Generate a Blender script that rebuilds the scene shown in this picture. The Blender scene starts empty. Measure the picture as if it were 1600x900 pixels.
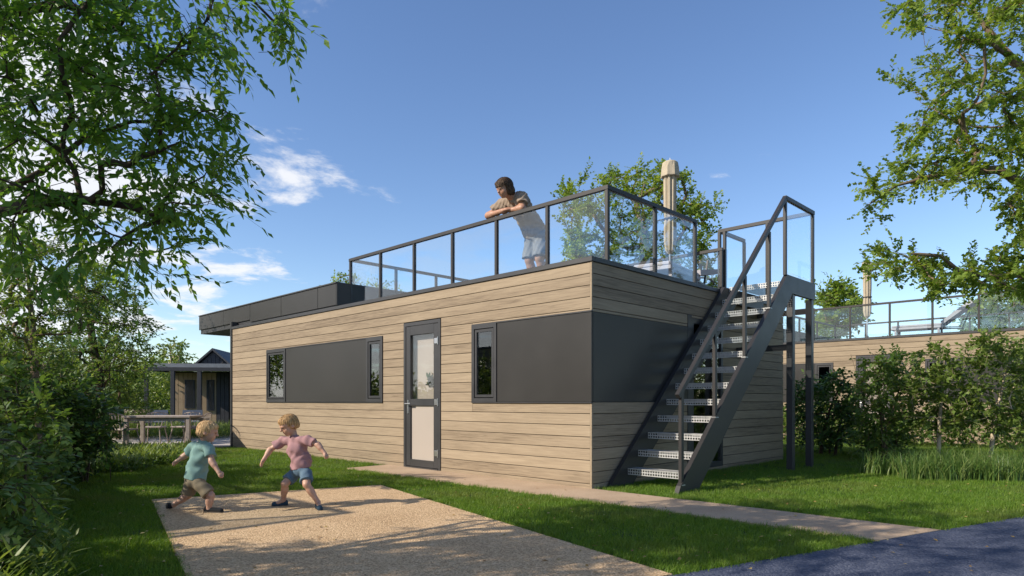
import bpy, bmesh, math, random
import numpy as np
from mathutils import Vector, Matrix

# ------------------------------------------------------------------ camera, sky, sun, exposure
SC = bpy.context.scene
COL = SC.collection
CLOC = (42.1, 3.3, 0.0); CL0 = 0.675
F = 1015.0                    # focal length in photo pixels (1600 wide)
CAM_H = 1.10
HZ = 627.0                    # horizon row in the photo

cam_d = bpy.data.cameras.new("camera")
cam = bpy.data.objects.new("camera", cam_d); COL.objects.link(cam)
cam.location = (0, 0, CAM_H); cam.rotation_euler = (math.radians(90), 0, 0)
cam_d.sensor_width = 36.0; cam_d.lens = 36.0 * F / 1600.0
cam_d.shift_y = (HZ - 450.0) / 1600.0
cam_d.clip_start = 0.05; cam_d.clip_end = 3000
SC.camera = cam

SUN_EL = math.radians(33.0)
SUN_FROM = Vector((-0.93, -0.37, 0)).normalized()     # where the sun stands
SUN_DIR = Vector((SUN_FROM.x * math.cos(SUN_EL), SUN_FROM.y * math.cos(SUN_EL), math.sin(SUN_EL)))

world = bpy.data.worlds.new("World"); SC.world = world; world.use_nodes = True
nt = world.node_tree; nt.nodes.clear()
def wn(t, **k):
    n = nt.nodes.new(t)
    for a, b in k.items(): setattr(n, a, b)
    return n
out = wn('ShaderNodeOutputWorld'); bg = wn('ShaderNodeBackground')
sky = wn('ShaderNodeTexSky'); sky.sky_type = 'NISHITA'; sky.sun_disc = False
sky.sun_elevation = SUN_EL
sky.sun_rotation = math.atan2(SUN_FROM.x, SUN_FROM.y)
sky.altitude = 0; sky.air_density = 1.0; sky.dust_density = 0.12; sky.ozone_density = 2.2
bg.inputs['Strength'].default_value = 0.14
# thin fair-weather clouds: noise on a plane high above
tc = wn('ShaderNodeTexCoord'); sep = wn('ShaderNodeSeparateXYZ')
nt.links.new(tc.outputs['Generated'], sep.inputs[0])
mx = wn('ShaderNodeMath', operation='MAXIMUM'); mx.inputs[1].default_value = 0.02
nt.links.new(sep.outputs['Z'], mx.inputs[0])
ad = wn('ShaderNodeMath', operation='ADD'); ad.inputs[1].default_value = 0.12
nt.links.new(mx.outputs[0], ad.inputs[0])
dx = wn('ShaderNodeMath', operation='DIVIDE'); dy = wn('ShaderNodeMath', operation='DIVIDE')
nt.links.new(sep.outputs['X'], dx.inputs[0]); nt.links.new(ad.outputs[0], dx.inputs[1])
nt.links.new(sep.outputs['Y'], dy.inputs[0]); nt.links.new(ad.outputs[0], dy.inputs[1])
cmb = wn('ShaderNodeCombineXYZ'); nt.links.new(dx.outputs[0], cmb.inputs[0]); nt.links.new(dy.outputs[0], cmb.inputs[1])
n1 = wn('ShaderNodeTexNoise'); n1.inputs['Scale'].default_value = 2.3; n1.inputs['Detail'].default_value = 9; n1.inputs['Roughness'].default_value = 0.62
n1.inputs['Distortion'].default_value = 0.25
n2 = wn('ShaderNodeTexNoise'); n2.inputs['Scale'].default_value = 0.55; n2.inputs['Detail'].default_value = 2
cmap = wn('ShaderNodeMapping'); cmap.inputs['Location'].default_value = CLOC
nt.links.new(cmb.outputs[0], cmap.inputs[0])
nt.links.new(cmap.outputs[0], n1.inputs['Vector']); nt.links.new(cmap.outputs[0], n2.inputs['Vector'])
# more cloud towards the west (the left), open sky to the east
bank = wn('ShaderNodeMapRange'); bank.inputs['From Min'].default_value = -0.75; bank.inputs['From Max'].default_value = 0.05
bank.inputs['To Min'].default_value = 0.14; bank.inputs['To Max'].default_value = -0.26
nt.links.new(sep.outputs['X'], bank.inputs['Value'])
s1 = wn('ShaderNodeMath', operation='ADD'); nt.links.new(n1.outputs['Fac'], s1.inputs[0]); nt.links.new(bank.outputs[0], s1.inputs[1])
s2 = wn('ShaderNodeMath', operation='MULTIPLY_ADD'); s2.inputs[1].default_value = 0.45; nt.links.new(n2.outputs['Fac'], s2.inputs[0]); nt.links.new(s1.outputs[0], s2.inputs[2])
cr = wn('ShaderNodeMapRange'); cr.interpolation_type = 'SMOOTHSTEP'
cr.inputs['From Min'].default_value = CL0; cr.inputs['From Max'].default_value = CL0 + 0.16
cr.inputs['To Min'].default_value = 0.0; cr.inputs['To Max'].default_value = 0.85
nt.links.new(s2.outputs[0], cr.inputs['Value'])
cm = wn('ShaderNodeMixRGB'); cm.inputs['Color2'].default_value = (5.6, 5.6, 5.7, 1)
nt.links.new(cr.outputs[0], cm.inputs['Fac'])
hs = wn('ShaderNodeHueSaturation'); hs.inputs['Saturation'].default_value = 1.10; hs.inputs['Hue'].default_value = 0.507
nt.links.new(sky.outputs[0], hs.inputs['Color']); nt.links.new(hs.outputs[0], cm.inputs['Color1'])
nt.links.new(cm.outputs[0], bg.inputs['Color']); nt.links.new(bg.outputs[0], out.inputs['Surface'])

sun_d = bpy.data.lights.new("sun", 'SUN'); sun_d.energy = 4.7; sun_d.angle = math.radians(0.5); sun_d.color = (1.0, 0.90, 0.76)
sun = bpy.data.objects.new("sun", sun_d); COL.objects.link(sun)
sun.rotation_euler = SUN_DIR.to_track_quat('Z', 'Y').to_euler()
sun.location = (-20, -10, 20)

SC.view_settings.view_transform = 'Standard'; SC.view_settings.look = 'None'
SC.view_settings.exposure = 0.40; SC.view_settings.gamma = 1.0
SC.cycles.max_bounces = 7; SC.cycles.transparent_max_bounces = 24
SC.cycles.diffuse_bounces = 3; SC.cycles.glossy_bounces = 4; SC.cycles.transmission_bounces = 4
SC.cycles.use_denoising = True

# ------------------------------------------------------------------ frames of reference
CX, CY = 0.988, 8.09                                   # near corner of the chalet
D2 = np.array([0.7025, 0.7117]); D1 = np.array([-0.7117, 0.7025])
HROT = math.atan2(D2[1], D2[0])
def P(px, py, d):
    return np.array([(px - 800.0) / F * d, d, CAM_H + (HZ - py) / F * d])
def G(px, py):                                         # ground point under a photo pixel
    return P(px, py, F * CAM_H / (py - HZ))
def HW(v, u, z):                                       # chalet axes -> world
    return np.array([CX + v * D2[0] + u * D1[0], CY + v * D2[1] + u * D1[1], z])
def HV(px, py, v):                                     # pixel on the plane v = const of the chalet
    t = (px - 800.0) / F
    a = CX + v * D2[0]; b = CY + v * D2[1]
    u = (t * b - a) / (D1[0] - t * D1[1])
    d = b + u * D1[1]
    return P(px, py, d)

# ------------------------------------------------------------------ object helpers
def tag(o, label=None, cat=None, group=None, kind=None):
    if label: o['label'] = label
    if cat: o['category'] = cat
    if group: o['group'] = group
    if kind: o['kind'] = kind
    return o
def empty(name, loc=(0, 0, 0), rz=0.0):
    o = bpy.data.objects.new(name, None); COL.objects.link(o)
    o.location = loc; o.rotation_euler = (0, 0, rz); o.empty_display_size = 0.2
    return o
def link(name, me, parent=None, mat=None, smooth=False):
    o = bpy.data.objects.new(name, me); COL.objects.link(o)
    if mat is not None and not me.materials: me.materials.append(mat)
    if parent is not None: o.parent = parent
    if smooth: me.polygons.foreach_set('use_smooth', np.ones(len(me.polygons), dtype=bool))
    return o
def raw_mesh(name, verts, faces):
    me = bpy.data.meshes.new(name); me.from_pydata([tuple(map(float, v)) for v in verts], [], [tuple(int(i) for i in f) for f in faces]); me.update()
    return me
def np_mesh(name, verts, faces, rnd=None):
    """verts (N,3), faces (M,k) all of one arity"""
    verts = np.ascontiguousarray(verts, dtype=np.float32); faces = np.ascontiguousarray(faces, dtype=np.int32)
    me = bpy.data.meshes.new(name); m, k = faces.shape
    me.vertices.add(len(verts)); me.vertices.foreach_set('co', verts.ravel())
    me.loops.add(m * k); me.loops.foreach_set('vertex_index', faces.ravel())
    me.polygons.add(m); me.polygons.foreach_set('loop_start', np.arange(0, m * k, k, dtype=np.int32))
    try: me.polygons.foreach_set('loop_total', np.full(m, k, dtype=np.int32))
    except Exception: pass
    me.update(calc_edges=True)
    if rnd is not None:
        at = me.attributes.new('rnd', 'FLOAT', 'FACE'); at.data.foreach_set('value', np.ascontiguousarray(rnd, dtype=np.float32))
    return me

class MB:
    """collects solids into one mesh (one part)"""
    def __init__(s): s.v = []; s.f = []
    def add(s, vs, fs):
        n = len(s.v); s.v += [tuple(map(float, v)) for v in vs]; s.f += [tuple(i + n for i in f) for f in fs]; return s
    def box(s, lo, hi, b=0.0):
        x0, y0, z0 = lo; x1, y1, z1 = hi
        if b <= 0:
            return s.add([(x0,y0,z0),(x1,y0,z0),(x1,y1,z0),(x0,y1,z0),(x0,y0,z1),(x1,y0,z1),(x1,y1,z1),(x0,y1,z1)],
                         [(0,3,2,1),(4,5,6,7),(0,1,5,4),(1,2,6,5),(2,3,7,6),(3,0,4,7)])
        bm = bmesh.new(); bmesh.ops.create_cube(bm, size=1.0)
        for v in bm.verts:
            v.co = Vector(((x0+x1)/2 + v.co.x*(x1-x0), (y0+y1)/2 + v.co.y*(y1-y0), (z0+z1)/2 + v.co.z*(z1-z0)))
        bmesh.ops.bevel(bm, geom=bm.edges[:], offset=b, segments=1, affect='EDGES')
        bm.verts.index_update()
        s.add([v.co for v in bm.verts], [[v.index for v in f.verts] for f in bm.faces]); bm.free(); return s
    def bar(s, a, b, w, h, up=(0, 0, 1)):
        a = np.array(a, float); b = np.array(b, float); d = b - a; d /= np.linalg.norm(d)
        up = np.array(up, float); r = np.cross(d, up); r /= np.linalg.norm(r); u = np.cross(r, d)
        vs = [p + r*sx*w/2 + u*sz*h/2 for p in (a, b) for sx, sz in ((-1,-1),(1,-1),(1,1),(-1,1))]
        return s.add(vs, [(0,1,2,3),(7,6,5,4),(0,4,5,1),(1,5,6,2),(2,6,7,3),(3,7,4,0)])
    def tube(s, pts, rad, n=8, cap=True):
        pts = [np.array(p, float) for p in pts]; rad = rad if hasattr(rad, '__len__') else [rad]*len(pts)
        vs = []; fs = []; prev = None
        for i, p in enumerate(pts):
            d = pts[min(i+1, len(pts)-1)] - pts[max(i-1, 0)]; d = d/(np.linalg.norm(d)+1e-9)
            if prev is None:
                t = np.array([0,0,1.]) if abs(d[2]) < .9 else np.array([1.,0,0])
                r = np.cross(d, t)
            else: r = prev - d*np.dot(prev, d)
            r /= np.linalg.norm(r)+1e-9; prev = r; u = np.cross(d, r)
            for k in range(n):
                a = 2*math.pi*k/n; vs.append(p + rad[i]*(r*math.cos(a)+u*math.sin(a)))
        for i in range(len(pts)-1):
            for k in range(n):
                fs.append((i*n+k, i*n+(k+1)%n, (i+1)*n+(k+1)%n, (i+1)*n+k))
        if cap: fs.append(tuple(range(n))[::-1]); fs.append(tuple((len(pts)-1)*n+k for k in range(n)))
        return s.add(vs, fs)
    def lathe(s, prof, c=(0,0,0), n=16, wob=None):
        vs = []; fs = []
        for i, (r, z) in enumerate(prof):
            for k in range(n):
                a = 2*math.pi*k/n; q = r*(1 + (wob(i, a) if wob else 0)); vs.append((c[0]+q*math.cos(a), c[1]+q*math.sin(a), c[2]+z))
        for i in range(len(prof)-1):
            for k in range(n): fs.append((i*n+k, i*n+(k+1)%n, (i+1)*n+(k+1)%n, (i+1)*n+k))
        fs.append(tuple(range(n))[::-1]); fs.append(tuple((len(prof)-1)*n+k for k in range(n)))
        return s.add(vs, fs)
    def prism(s, poly, axis, a, b):
        """poly of 2D points extruded along axis (0,1,2) from a to b"""
        n = len(poly)
        def mk(p, t):
            q = [p[0], p[1]]; q.insert(axis, t); return q
        vs = [mk(p, a) for p in poly] + [mk(p, b) for p in poly]
        return s.add(vs, [tuple(range(n))[::-1], tuple(range(n, 2*n))] + [(i, (i+1)%n, n+(i+1)%n, n+i) for i in range(n)])
    def build(s, name, mat, parent=None, smooth=False):
        me = raw_mesh(name, s.v, s.f)
        bm = bmesh.new(); bm.from_mesh(me); bmesh.ops.recalc_face_normals(bm, faces=bm.faces[:]); bm.to_mesh(me); bm.free()
        return link(name, me, parent, mat, smooth)
def boxo(name, lo, hi, mat, parent=None, b=0.004):
    return MB().box(lo, hi, b).build(name, mat, parent)

# ------------------------------------------------------------------ materials
def mat_new(name):
    m = bpy.data.materials.new(name); m.use_nodes = True; t = m.node_tree
    return m, t, t.nodes['Principled BSDF'], t.nodes['Material Output']
def N(t, typ, ins=None, **k):
    n = t.nodes.new(typ)
    for a, b in k.items(): setattr(n, a, b)
    for a, b in (ins or {}).items():
        if isinstance(b, bpy.types.NodeSocket): t.links.new(b, n.inputs[a])
        else: n.inputs[a].default_value = b
    return n
def ramp(t, fac, stops):
    r = t.nodes.new('ShaderNodeValToRGB'); e = r.color_ramp.elements
    while len(e) < len(stops): e.new(0.5)
    for i, (p, c) in enumerate(stops): e[i].position = p; e[i].color = (*c, 1)
    t.links.new(fac, r.inputs[0]); return r.outputs[0]
def bump(t, b, h, strength, dist=0.01):
    n = N(t, 'ShaderNodeBump', {'Height': h, 'Strength': strength, 'Distance': dist}); t.links.new(n.outputs[0], b.inputs['Normal']); return n
def simple(name, col, rough=0.5, metal=0.0, var=0.12, scale=6.0, bmp=0.0, spec=0.5, bscale=120.0):
    m, t, b, o = mat_new(name)
    tc = N(t, 'ShaderNodeTexCoord'); nz = N(t, 'ShaderNodeTexNoise', {'Vector': tc.outputs['Object'], 'Scale': scale, 'Detail': 5.0})
    c = np.array(col)
    t.links.new(ramp(t, nz.outputs['Fac'], [(0.3, tuple(c*(1-var))), (0.7, tuple(np.minimum(c*(1+var), 1)))]), b.inputs['Base Color'])
    rr = N(t, 'ShaderNodeMapRange', {'Value': nz.outputs['Fac'], 'To Min': max(rough-.07, 0.02), 'To Max': min(rough+.07, 1)})
    t.links.new(rr.outputs[0], b.inputs['Roughness']); b.inputs['Metallic'].default_value = metal
    b.inputs['Specular IOR Level'].default_value = spec
    if bmp:
        n2 = N(t, 'ShaderNodeTexNoise', {'Vector': tc.outputs['Object'], 'Scale': bscale, 'Detail': 3.0}); bump(t, b, n2.outputs['Fac'], bmp, 0.004)
    return m
def wood(name, tones, sx=1.1, sy=26.0):
    """tones: pale .. dark; grain along the object's own X; every plank takes its own tone"""
    m, t, b, o = mat_new(name)
    tc = N(t, 'ShaderNodeTexCoord'); oi = N(t, 'ShaderNodeObjectInfo')
    off = N(t, 'ShaderNodeVectorMath', {0: (37.0, 11.0, 53.0)}, operation='SCALE'); t.links.new(oi.outputs['Random'], off.inputs['Scale'])
    ad = N(t, 'ShaderNodeVectorMath', {0: tc.outputs['Object'], 1: off.outputs[0]}, operation='ADD')
    mp = N(t, 'ShaderNodeMapping', {'Vector': ad.outputs[0], 'Scale': (sx, sy, sy)})
    g = N(t, 'ShaderNodeTexNoise', {'Vector': mp.outputs[0], 'Scale': 2.2, 'Detail': 7.0, 'Roughness': 0.62, 'Distortion': 0.6})
    mp2 = N(t, 'ShaderNodeMapping', {'Vector': ad.outputs[0], 'Scale': (0.35, 3.0, 3.0)})
    big = N(t, 'ShaderNodeTexNoise', {'Vector': mp2.outputs[0], 'Scale': 1.6, 'Detail': 2.0})
    mp3 = N(t, 'ShaderNodeMapping', {'Vector': ad.outputs[0], 'Scale': (3.0, 110.0, 110.0)})
    fine = N(t, 'ShaderNodeTexNoise', {'Vector': mp3.outputs[0], 'Scale': 2.0, 'Detail': 3.0})
    f1 = N(t, 'ShaderNodeMath', {0: g.outputs['Fac'], 1: 0.55}, operation='MULTIPLY')
    f2 = N(t, 'ShaderNodeMath', {0: big.outputs['Fac'], 1: 0.30, 2: f1.outputs[0]}, operation='MULTIPLY_ADD')
    f3 = N(t, 'ShaderNodeMath', {0: oi.outputs['Random'], 1: 0.13, 2: f2.outputs[0]}, operation='MULTIPLY_ADD')
    f4 = N(t, 'ShaderNodeMath', {0: fine.outputs['Fac'], 1: 0.16, 2: f3.outputs[0]}, operation='MULTIPLY_ADD')
    k = len(tones)
    c = ramp(t, f4.outputs[0], [(0.33 + 0.42*i/(k-1), tones[i]) for i in range(k)])
    t.links.new(c, b.inputs['Base Color']); b.inputs['Roughness'].default_value = 0.72; b.inputs['Specular IOR Level'].default_value = 0.3
    bump(t, b, f4.outputs[0], 0.25, 0.003)
    return m
def glass(name, tint=(0.86, 0.93, 0.96), ior=1.5, boost=1.0):
    m = bpy.data.materials.new(name); m.use_nodes = True; t = m.node_tree; t.nodes.clear()
    o = N(t, 'ShaderNodeOutputMaterial'); tr = N(t, 'ShaderNodeBsdfTransparent', {'Color': (*tint, 1)}); gl = N(t, 'ShaderNodeBsdfGlossy', {'Roughness': 0.0, 'Color': (1, 1, 1, 1)})
    ge = N(t, 'ShaderNodeNewGeometry'); io = N(t, 'ShaderNodeMapRange', {'Value': ge.outputs['Backfacing'], 'To Min': ior, 'To Max': 1.0/ior})
    fr = N(t, 'ShaderNodeFresnel', {'IOR': io.outputs[0]}); mu = N(t, 'ShaderNodeMath', {0: fr.outputs[0], 1: boost}, operation='MULTIPLY', use_clamp=True)
    mxs = N(t, 'ShaderNodeMixShader', {0: mu.outputs[0], 1: tr.outputs[0], 2: gl.outputs[0]}); t.links.new(mxs.outputs[0], o.inputs['Surface'])
    return m
def leaf_mat(name, dark, mid, light, trans=0.35, rough=0.45, patch=None):
    m, t, b, o = mat_new(name)
    at = N(t, 'ShaderNodeAttribute', attribute_name='rnd')
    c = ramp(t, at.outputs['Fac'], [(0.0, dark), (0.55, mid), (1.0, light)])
    if patch:                                              # worn and lush patches that stay put on the ground
        ge = N(t, 'ShaderNodeNewGeometry'); pn = N(t, 'ShaderNodeTexNoise', {'Vector': ge.outputs['Position'], 'Scale': 0.9, 'Detail': 5.0, 'Roughness': 0.65})
        pm = N(t, 'ShaderNodeMapRange', {'Value': pn.outputs['Fac'], 'From Min': 0.48, 'From Max': 0.72, 'To Min': 0.0, 'To Max': 0.75})
        mxc = N(t, 'ShaderNodeMixRGB', {'Fac': pm.outputs[0], 'Color1': c, 'Color2': (*patch, 1)}); c = mxc.outputs[0]
    t.links.new(c, b.inputs['Base Color']); b.inputs['Roughness'].default_value = rough; b.inputs['Specular IOR Level'].default_value = 0.35
    hs = N(t, 'ShaderNodeHueSaturation', {'Color': c, 'Hue': 0.485, 'Saturation': 1.1, 'Value': 1.6})
    tl = N(t, 'ShaderNodeBsdfTranslucent', {'Color': hs.outputs[0]})
    mxs = N(t, 'ShaderNodeMixShader', {0: trans, 1: b.outputs[0], 2: tl.outputs[0]}); t.links.new(mxs.outputs[0], o.inputs['Surface'])
    return m
M = {}
M['wood'] = wood('weathered_oak_cladding', [(0.390,0.308,0.215), (0.330,0.258,0.178), (0.262,0.202,0.138), (0.150,0.111,0.075)])
M['anthracite'] = simple('anthracite_coated_metal', (0.036,0.036,0.039), 0.42, 0.0, 0.10, 4.0, 0.04)
M['panel'] = simple('anthracite_cladding_sheet', (0.036,0.0345,0.033), 0.38, 0.0, 0.10, 1.2, 0.02, 0.32)
M['core'] = simple('black_backing_board', (0.012,0.011,0.010), 0.9)
M['rail'] = simple('grey_brown_coated_steel', (0.031,0.029,0.029), 0.45, 0.0, 0.08, 5.0, 0.03, 0.35)
M['galv'] = simple('galvanised_steel', (0.47,0.47,0.46), 0.42, 0.35, 0.12, 20.0, 0.1)
M['steel'] = simple('brushed_steel', (0.55,0.55,0.56), 0.3, 0.9)
M['glass'] = glass('balustrade_glass', (0.955,0.985,0.995), 1.5, 1.3)
M['window_glass'] = glass('window_glass', (0.92,0.94,0.94), 1.52, 1.5)
M['interior'] = simple('dim_interior', (0.035,0.032,0.030), 0.8)
M['blind'] = simple('pale_roller_blind', (0.46,0.37,0.32), 0.85, 0, 0.05, 3.0)
M['deck'] = simple('grey_roof_membrane', (0.10,0.10,0.11), 0.8)
M['soffit'] = simple('brown_soffit_board', (0.16,0.12,0.09), 0.7)
M['parasol'] = simple('beige_canvas', (0.42,0.36,0.27), 0.9, 0, 0.08, 14.0, 0.2, 0.2)
M['cushion'] = simple('grey_outdoor_cushion', (0.42,0.40,0.42), 0.9, 0, 0.06, 5.0, 0.2, 0.2)
M['table'] = simple('sun_bleached_teak', (0.36,0.30,0.26), 0.75, 0, 0.15, 9.0, 0.2, 0.3)
M['slate'] = simple('dark_slate_roof', (0.045,0.047,0.055), 0.6, 0, 0.2, 8.0, 0.3)
M['bark'] = simple('brown_bark', (0.075,0.055,0.040), 0.9, 0, 0.4, 14.0, 0.9, 0.2, 40.0)
M['bark_pale'] = simple('pale_birch_bark', (0.40,0.33,0.24), 0.85, 0, 0.3, 16.0, 0.6, 0.2, 40.0)
M['bark_mid'] = simple('grey_brown_bark', (0.17,0.125,0.085), 0.9, 0, 0.35, 14.0, 0.8, 0.2, 40.0)
M['leaf_near'] = leaf_mat('ash_leaf', (0.055,0.140,0.022), (0.110,0.220,0.036), (0.180,0.290,0.056), 0.50)
M['leaf_right'] = leaf_mat('maple_leaf', (0.095,0.170,0.025), (0.165,0.250,0.038), (0.260,0.320,0.060), 0.45)
M['leaf_mid'] = leaf_mat('elder_leaf', (0.045,0.105,0.020), (0.105,0.175,0.034), (0.195,0.250,0.056), 0.40)
M['leaf_dark'] = leaf_mat('laurel_leaf', (0.026,0.070,0.016), (0.060,0.120,0.025), (0.110,0.180,0.040), 0.32)
M['leaf_light'] = leaf_mat('willow_leaf', (0.08,0.14,0.026), (0.135,0.20,0.040), (0.20,0.26,0.06), 0.38)
M['grass'] = leaf_mat('lawn_grass_blade', (0.065,0.150,0.013), (0.125,0.225,0.022), (0.215,0.300,0.046), 0.34, 0.5, (0.17,0.19,0.045))
M['reed'] = leaf_mat('tall_grass_blade', (0.050,0.115,0.022), (0.100,0.175,0.036), (0.190,0.240,0.070), 0.30)

def ground_mat(name, stops, vscale, nscale, bstr, rough=0.9, mode='peb', bdist=0.01):
    m, t, b, o = mat_new(name)
    tc = N(t, 'ShaderNodeTexCoord')
    big = N(t, 'ShaderNodeTexNoise', {'Vector': tc.outputs['Object'], 'Scale': nscale, 'Detail': 6.0, 'Roughness': 0.6})
    if mode == 'peb':
        vo = N(t, 'ShaderNodeTexVoronoi', {'Vector': tc.outputs['Object'], 'Scale': vscale, 'Randomness': 1.0})
        sepc = N(t, 'ShaderNodeSeparateColor', {'Color': vo.outputs['Color']})
        v2 = N(t, 'ShaderNodeTexVoronoi', {'Vector': tc.outputs['Object'], 'Scale': vscale*2.7})
        hgt = N(t, 'ShaderNodeMath', {0: vo.outputs['Distance'], 1: -1.0, 2: 1.0}, operation='MULTIPLY_ADD')
        f = N(t, 'ShaderNodeMath', {0: sepc.outputs[0], 1: 0.6}, operation='MULTIPLY')
        f2 = N(t, 'ShaderNodeMath', {0: big.outputs['Fac'], 1: 0.4, 2: f.outputs[0]}, operation='MULTIPLY_ADD')
        h2 = N(t, 'ShaderNodeMath', {0: v2.outputs['Distance'], 1: -0.4, 2: hgt.outputs[0]}, operation='MULTIPLY_ADD')
        h = h2.outputs[0]
    else:
        fi = N(t, 'ShaderNodeTexNoise', {'Vector': tc.outputs['Object'], 'Scale': vscale, 'Detail': 4.0, 'Roughness': 0.7})
        f = N(t, 'ShaderNodeMath', {0: fi.outputs['Fac'], 1: 0.55}, operation='MULTIPLY')
        f2 = N(t, 'ShaderNodeMath', {0: big.outputs['Fac'], 1: 0.45, 2: f.outputs[0]}, operation='MULTIPLY_ADD'); h = fi.outputs['Fac']
    k = len(stops); lo, hi = (0.12, 0.88) if mode == 'peb' else (0.33, 0.67)
    t.links.new(ramp(t, f2.outputs[0], [(lo + (hi-lo)*i/(k-1), c) for i, c in enumerate(stops)]), b.inputs['Base Color'])
    b.inputs['Roughness'].default_value = rough; b.inputs['Specular IOR Level'].default_value = 0.25
    bump(t, b, h, bstr, bdist); return m
M['aggregate'] = ground_mat('exposed_aggregate', [(0.27,0.165,0.085), (0.48,0.325,0.18), (0.62,0.435,0.255), (0.74,0.55,0.345)], 88.0, 1.2, 0.7)
M['path'] = ground_mat('fine_sandy_paving', [(0.30,0.21,0.14), (0.40,0.295,0.20), (0.49,0.37,0.26)], 60.0, 1.5, 0.35, mode='noise')
M['asphalt'] = ground_mat('blue_grey_asphalt', [(0.036,0.046,0.080), (0.064,0.078,0.125), (0.13,0.142,0.185)], 80.0, 0.7, 0.8, mode='peb')
M['slab'] = ground_mat('pale_concrete_slab', [(0.36,0.32,0.29), (0.44,0.40,0.37), (0.52,0.48,0.45)], 40.0, 1.0, 0.2, mode='noise')
M['soil'] = ground_mat('dark_green_turf', [(0.018,0.032,0.008), (0.030,0.056,0.012), (0.045,0.075,0.016)], 30.0, 0.6, 0.5, mode='noise')
# ------------------------------------------------------------------ the ground, paving and road
def sheet(name, poly, z, mat, kind='structure', thick=0.0):
    mb = MB()
    if thick: mb.prism([(p[0], p[1]) for p in poly], 2, z - thick, z)
    else: mb.add([(p[0], p[1], z) for p in poly], [tuple(range(len(poly)))])
    o = mb.build(name, mat); return tag(o, kind=kind)
R = 900.0
tag(sheet('ground', [(-R,-R), (R,-R), (R,R), (-R,R)], 0.0, M['soil']), 'green turf ground running to the horizon')
rd = np.array([0.879, 0.477]); rn = np.array([-0.477, 0.879])          # along the road, across it
ra = G(1085, 896)[:2]
ROAD = [ra - rd*60, ra + rd*60, ra + rd*60 - rn*6.0, ra - rd*60 - rn*6.0]
tag(sheet('road', ROAD, 0.012, M['asphalt']), 'blue grey asphalt lane in tree shade at the near right')
k0, k1 = G(237, 783)[:2], G(595, 760)[:2]
def to_road(p, d):                                                      # where p + t*d meets the road edge
    A = np.array([d, -rd]).T; t = np.linalg.solve(A, ra - p); return p + d*t[0]
dd = (G(1045, 900)[:2] - k1); dd /= np.linalg.norm(dd)
DRIVE = [k0, to_road(k0, dd), to_road(k1, dd), k1]
tag(sheet('driveway', DRIVE, 0.020, M['aggregate'], thick=0.08), 'sandy exposed aggregate driveway in front of the chalet')
pa = HW(-0.83, 4.35, 0)[:2]; pb = HW(-0.005, 4.35, 0)[:2]
PATH = [pb, pa, to_road(pa, -D1), to_road(pb, -D1)]
tag(sheet('path', PATH, 0.016, M['path'], thick=0.06), 'sandy paved path from the chalet door to the asphalt lane')
PATIO = [HW(-1.6, 10.9, 0)[:2], HW(-1.6, 17.5, 0)[:2], HW(3.2, 17.5, 0)[:2], HW(3.2, 10.9, 0)[:2]]
tag(sheet('patio', PATIO, 0.028, M['slab'], thick=0.1), 'pale concrete patio under the dining table')

def in_poly(pts, poly):
    x, y = pts[:, 0], pts[:, 1]; c = np.zeros(len(pts), bool); n = len(poly)
    for i in range(n):
        x0, y0 = poly[i]; x1, y1 = poly[(i+1) % n]
        c ^= ((y0 > y) != (y1 > y)) & (x < (x1-x0)*(y-y0)/((y1-y0) + 1e-12) + x0)
    return c
HOUSE = [HW(-0.02, -0.02, 0)[:2], HW(5.9, -0.02, 0)[:2], HW(5.9, 10.9, 0)[:2], HW(-0.02, 10.9, 0)[:2]]
HARD = [ROAD, DRIVE, PATH, PATIO, HOUSE]

# ------------------------------------------------------------------ lawn: blades in tufts, set out on the ground
def tuft_mesh(name, n, rad, hmin, hmax, w, lean, seed, bend=0.5, seg=2):
    rg = np.random.default_rng(seed); V = []; Fc = []; rn_ = []
    for i in range(n):
        a = rg.uniform(0, 6.283); r = rad*math.sqrt(rg.uniform()); p = np.array([r*math.cos(a), r*math.sin(a), -0.004])
        h = rg.uniform(hmin, hmax); az = rg.uniform(0, 6.283); l = rg.uniform(0, lean)*h; d = np.array([math.cos(az), math.sin(az), 0])
        az2 = rg.uniform(0, 6.283); s = np.array([math.cos(az2), math.sin(az2), 0])*w/2*rg.uniform(.7, 1.2); b0 = len(V)
        for k in range(seg+1):
            t = k/seg; c = p + np.array([0, 0, h*(t - 0.25*bend*t*t)]) + d*l*(t**2); ww = s*(1 - t)**0.7
            if k < seg: V += [c - ww, c + ww]
            else: V += [c]
        for k in range(seg-1): Fc += [(b0+2*k, b0+2*k+1, b0+2*k+3), (b0+2*k, b0+2*k+3, b0+2*k+2)]
        Fc += [(b0+2*seg-2, b0+2*seg-1, b0+2*seg)]
        rn_ += [rg.uniform()]*(2*(seg-1)+1)
    return np_mesh(name, np.array(V), np.array(Fc), np.array(rn_))
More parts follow.
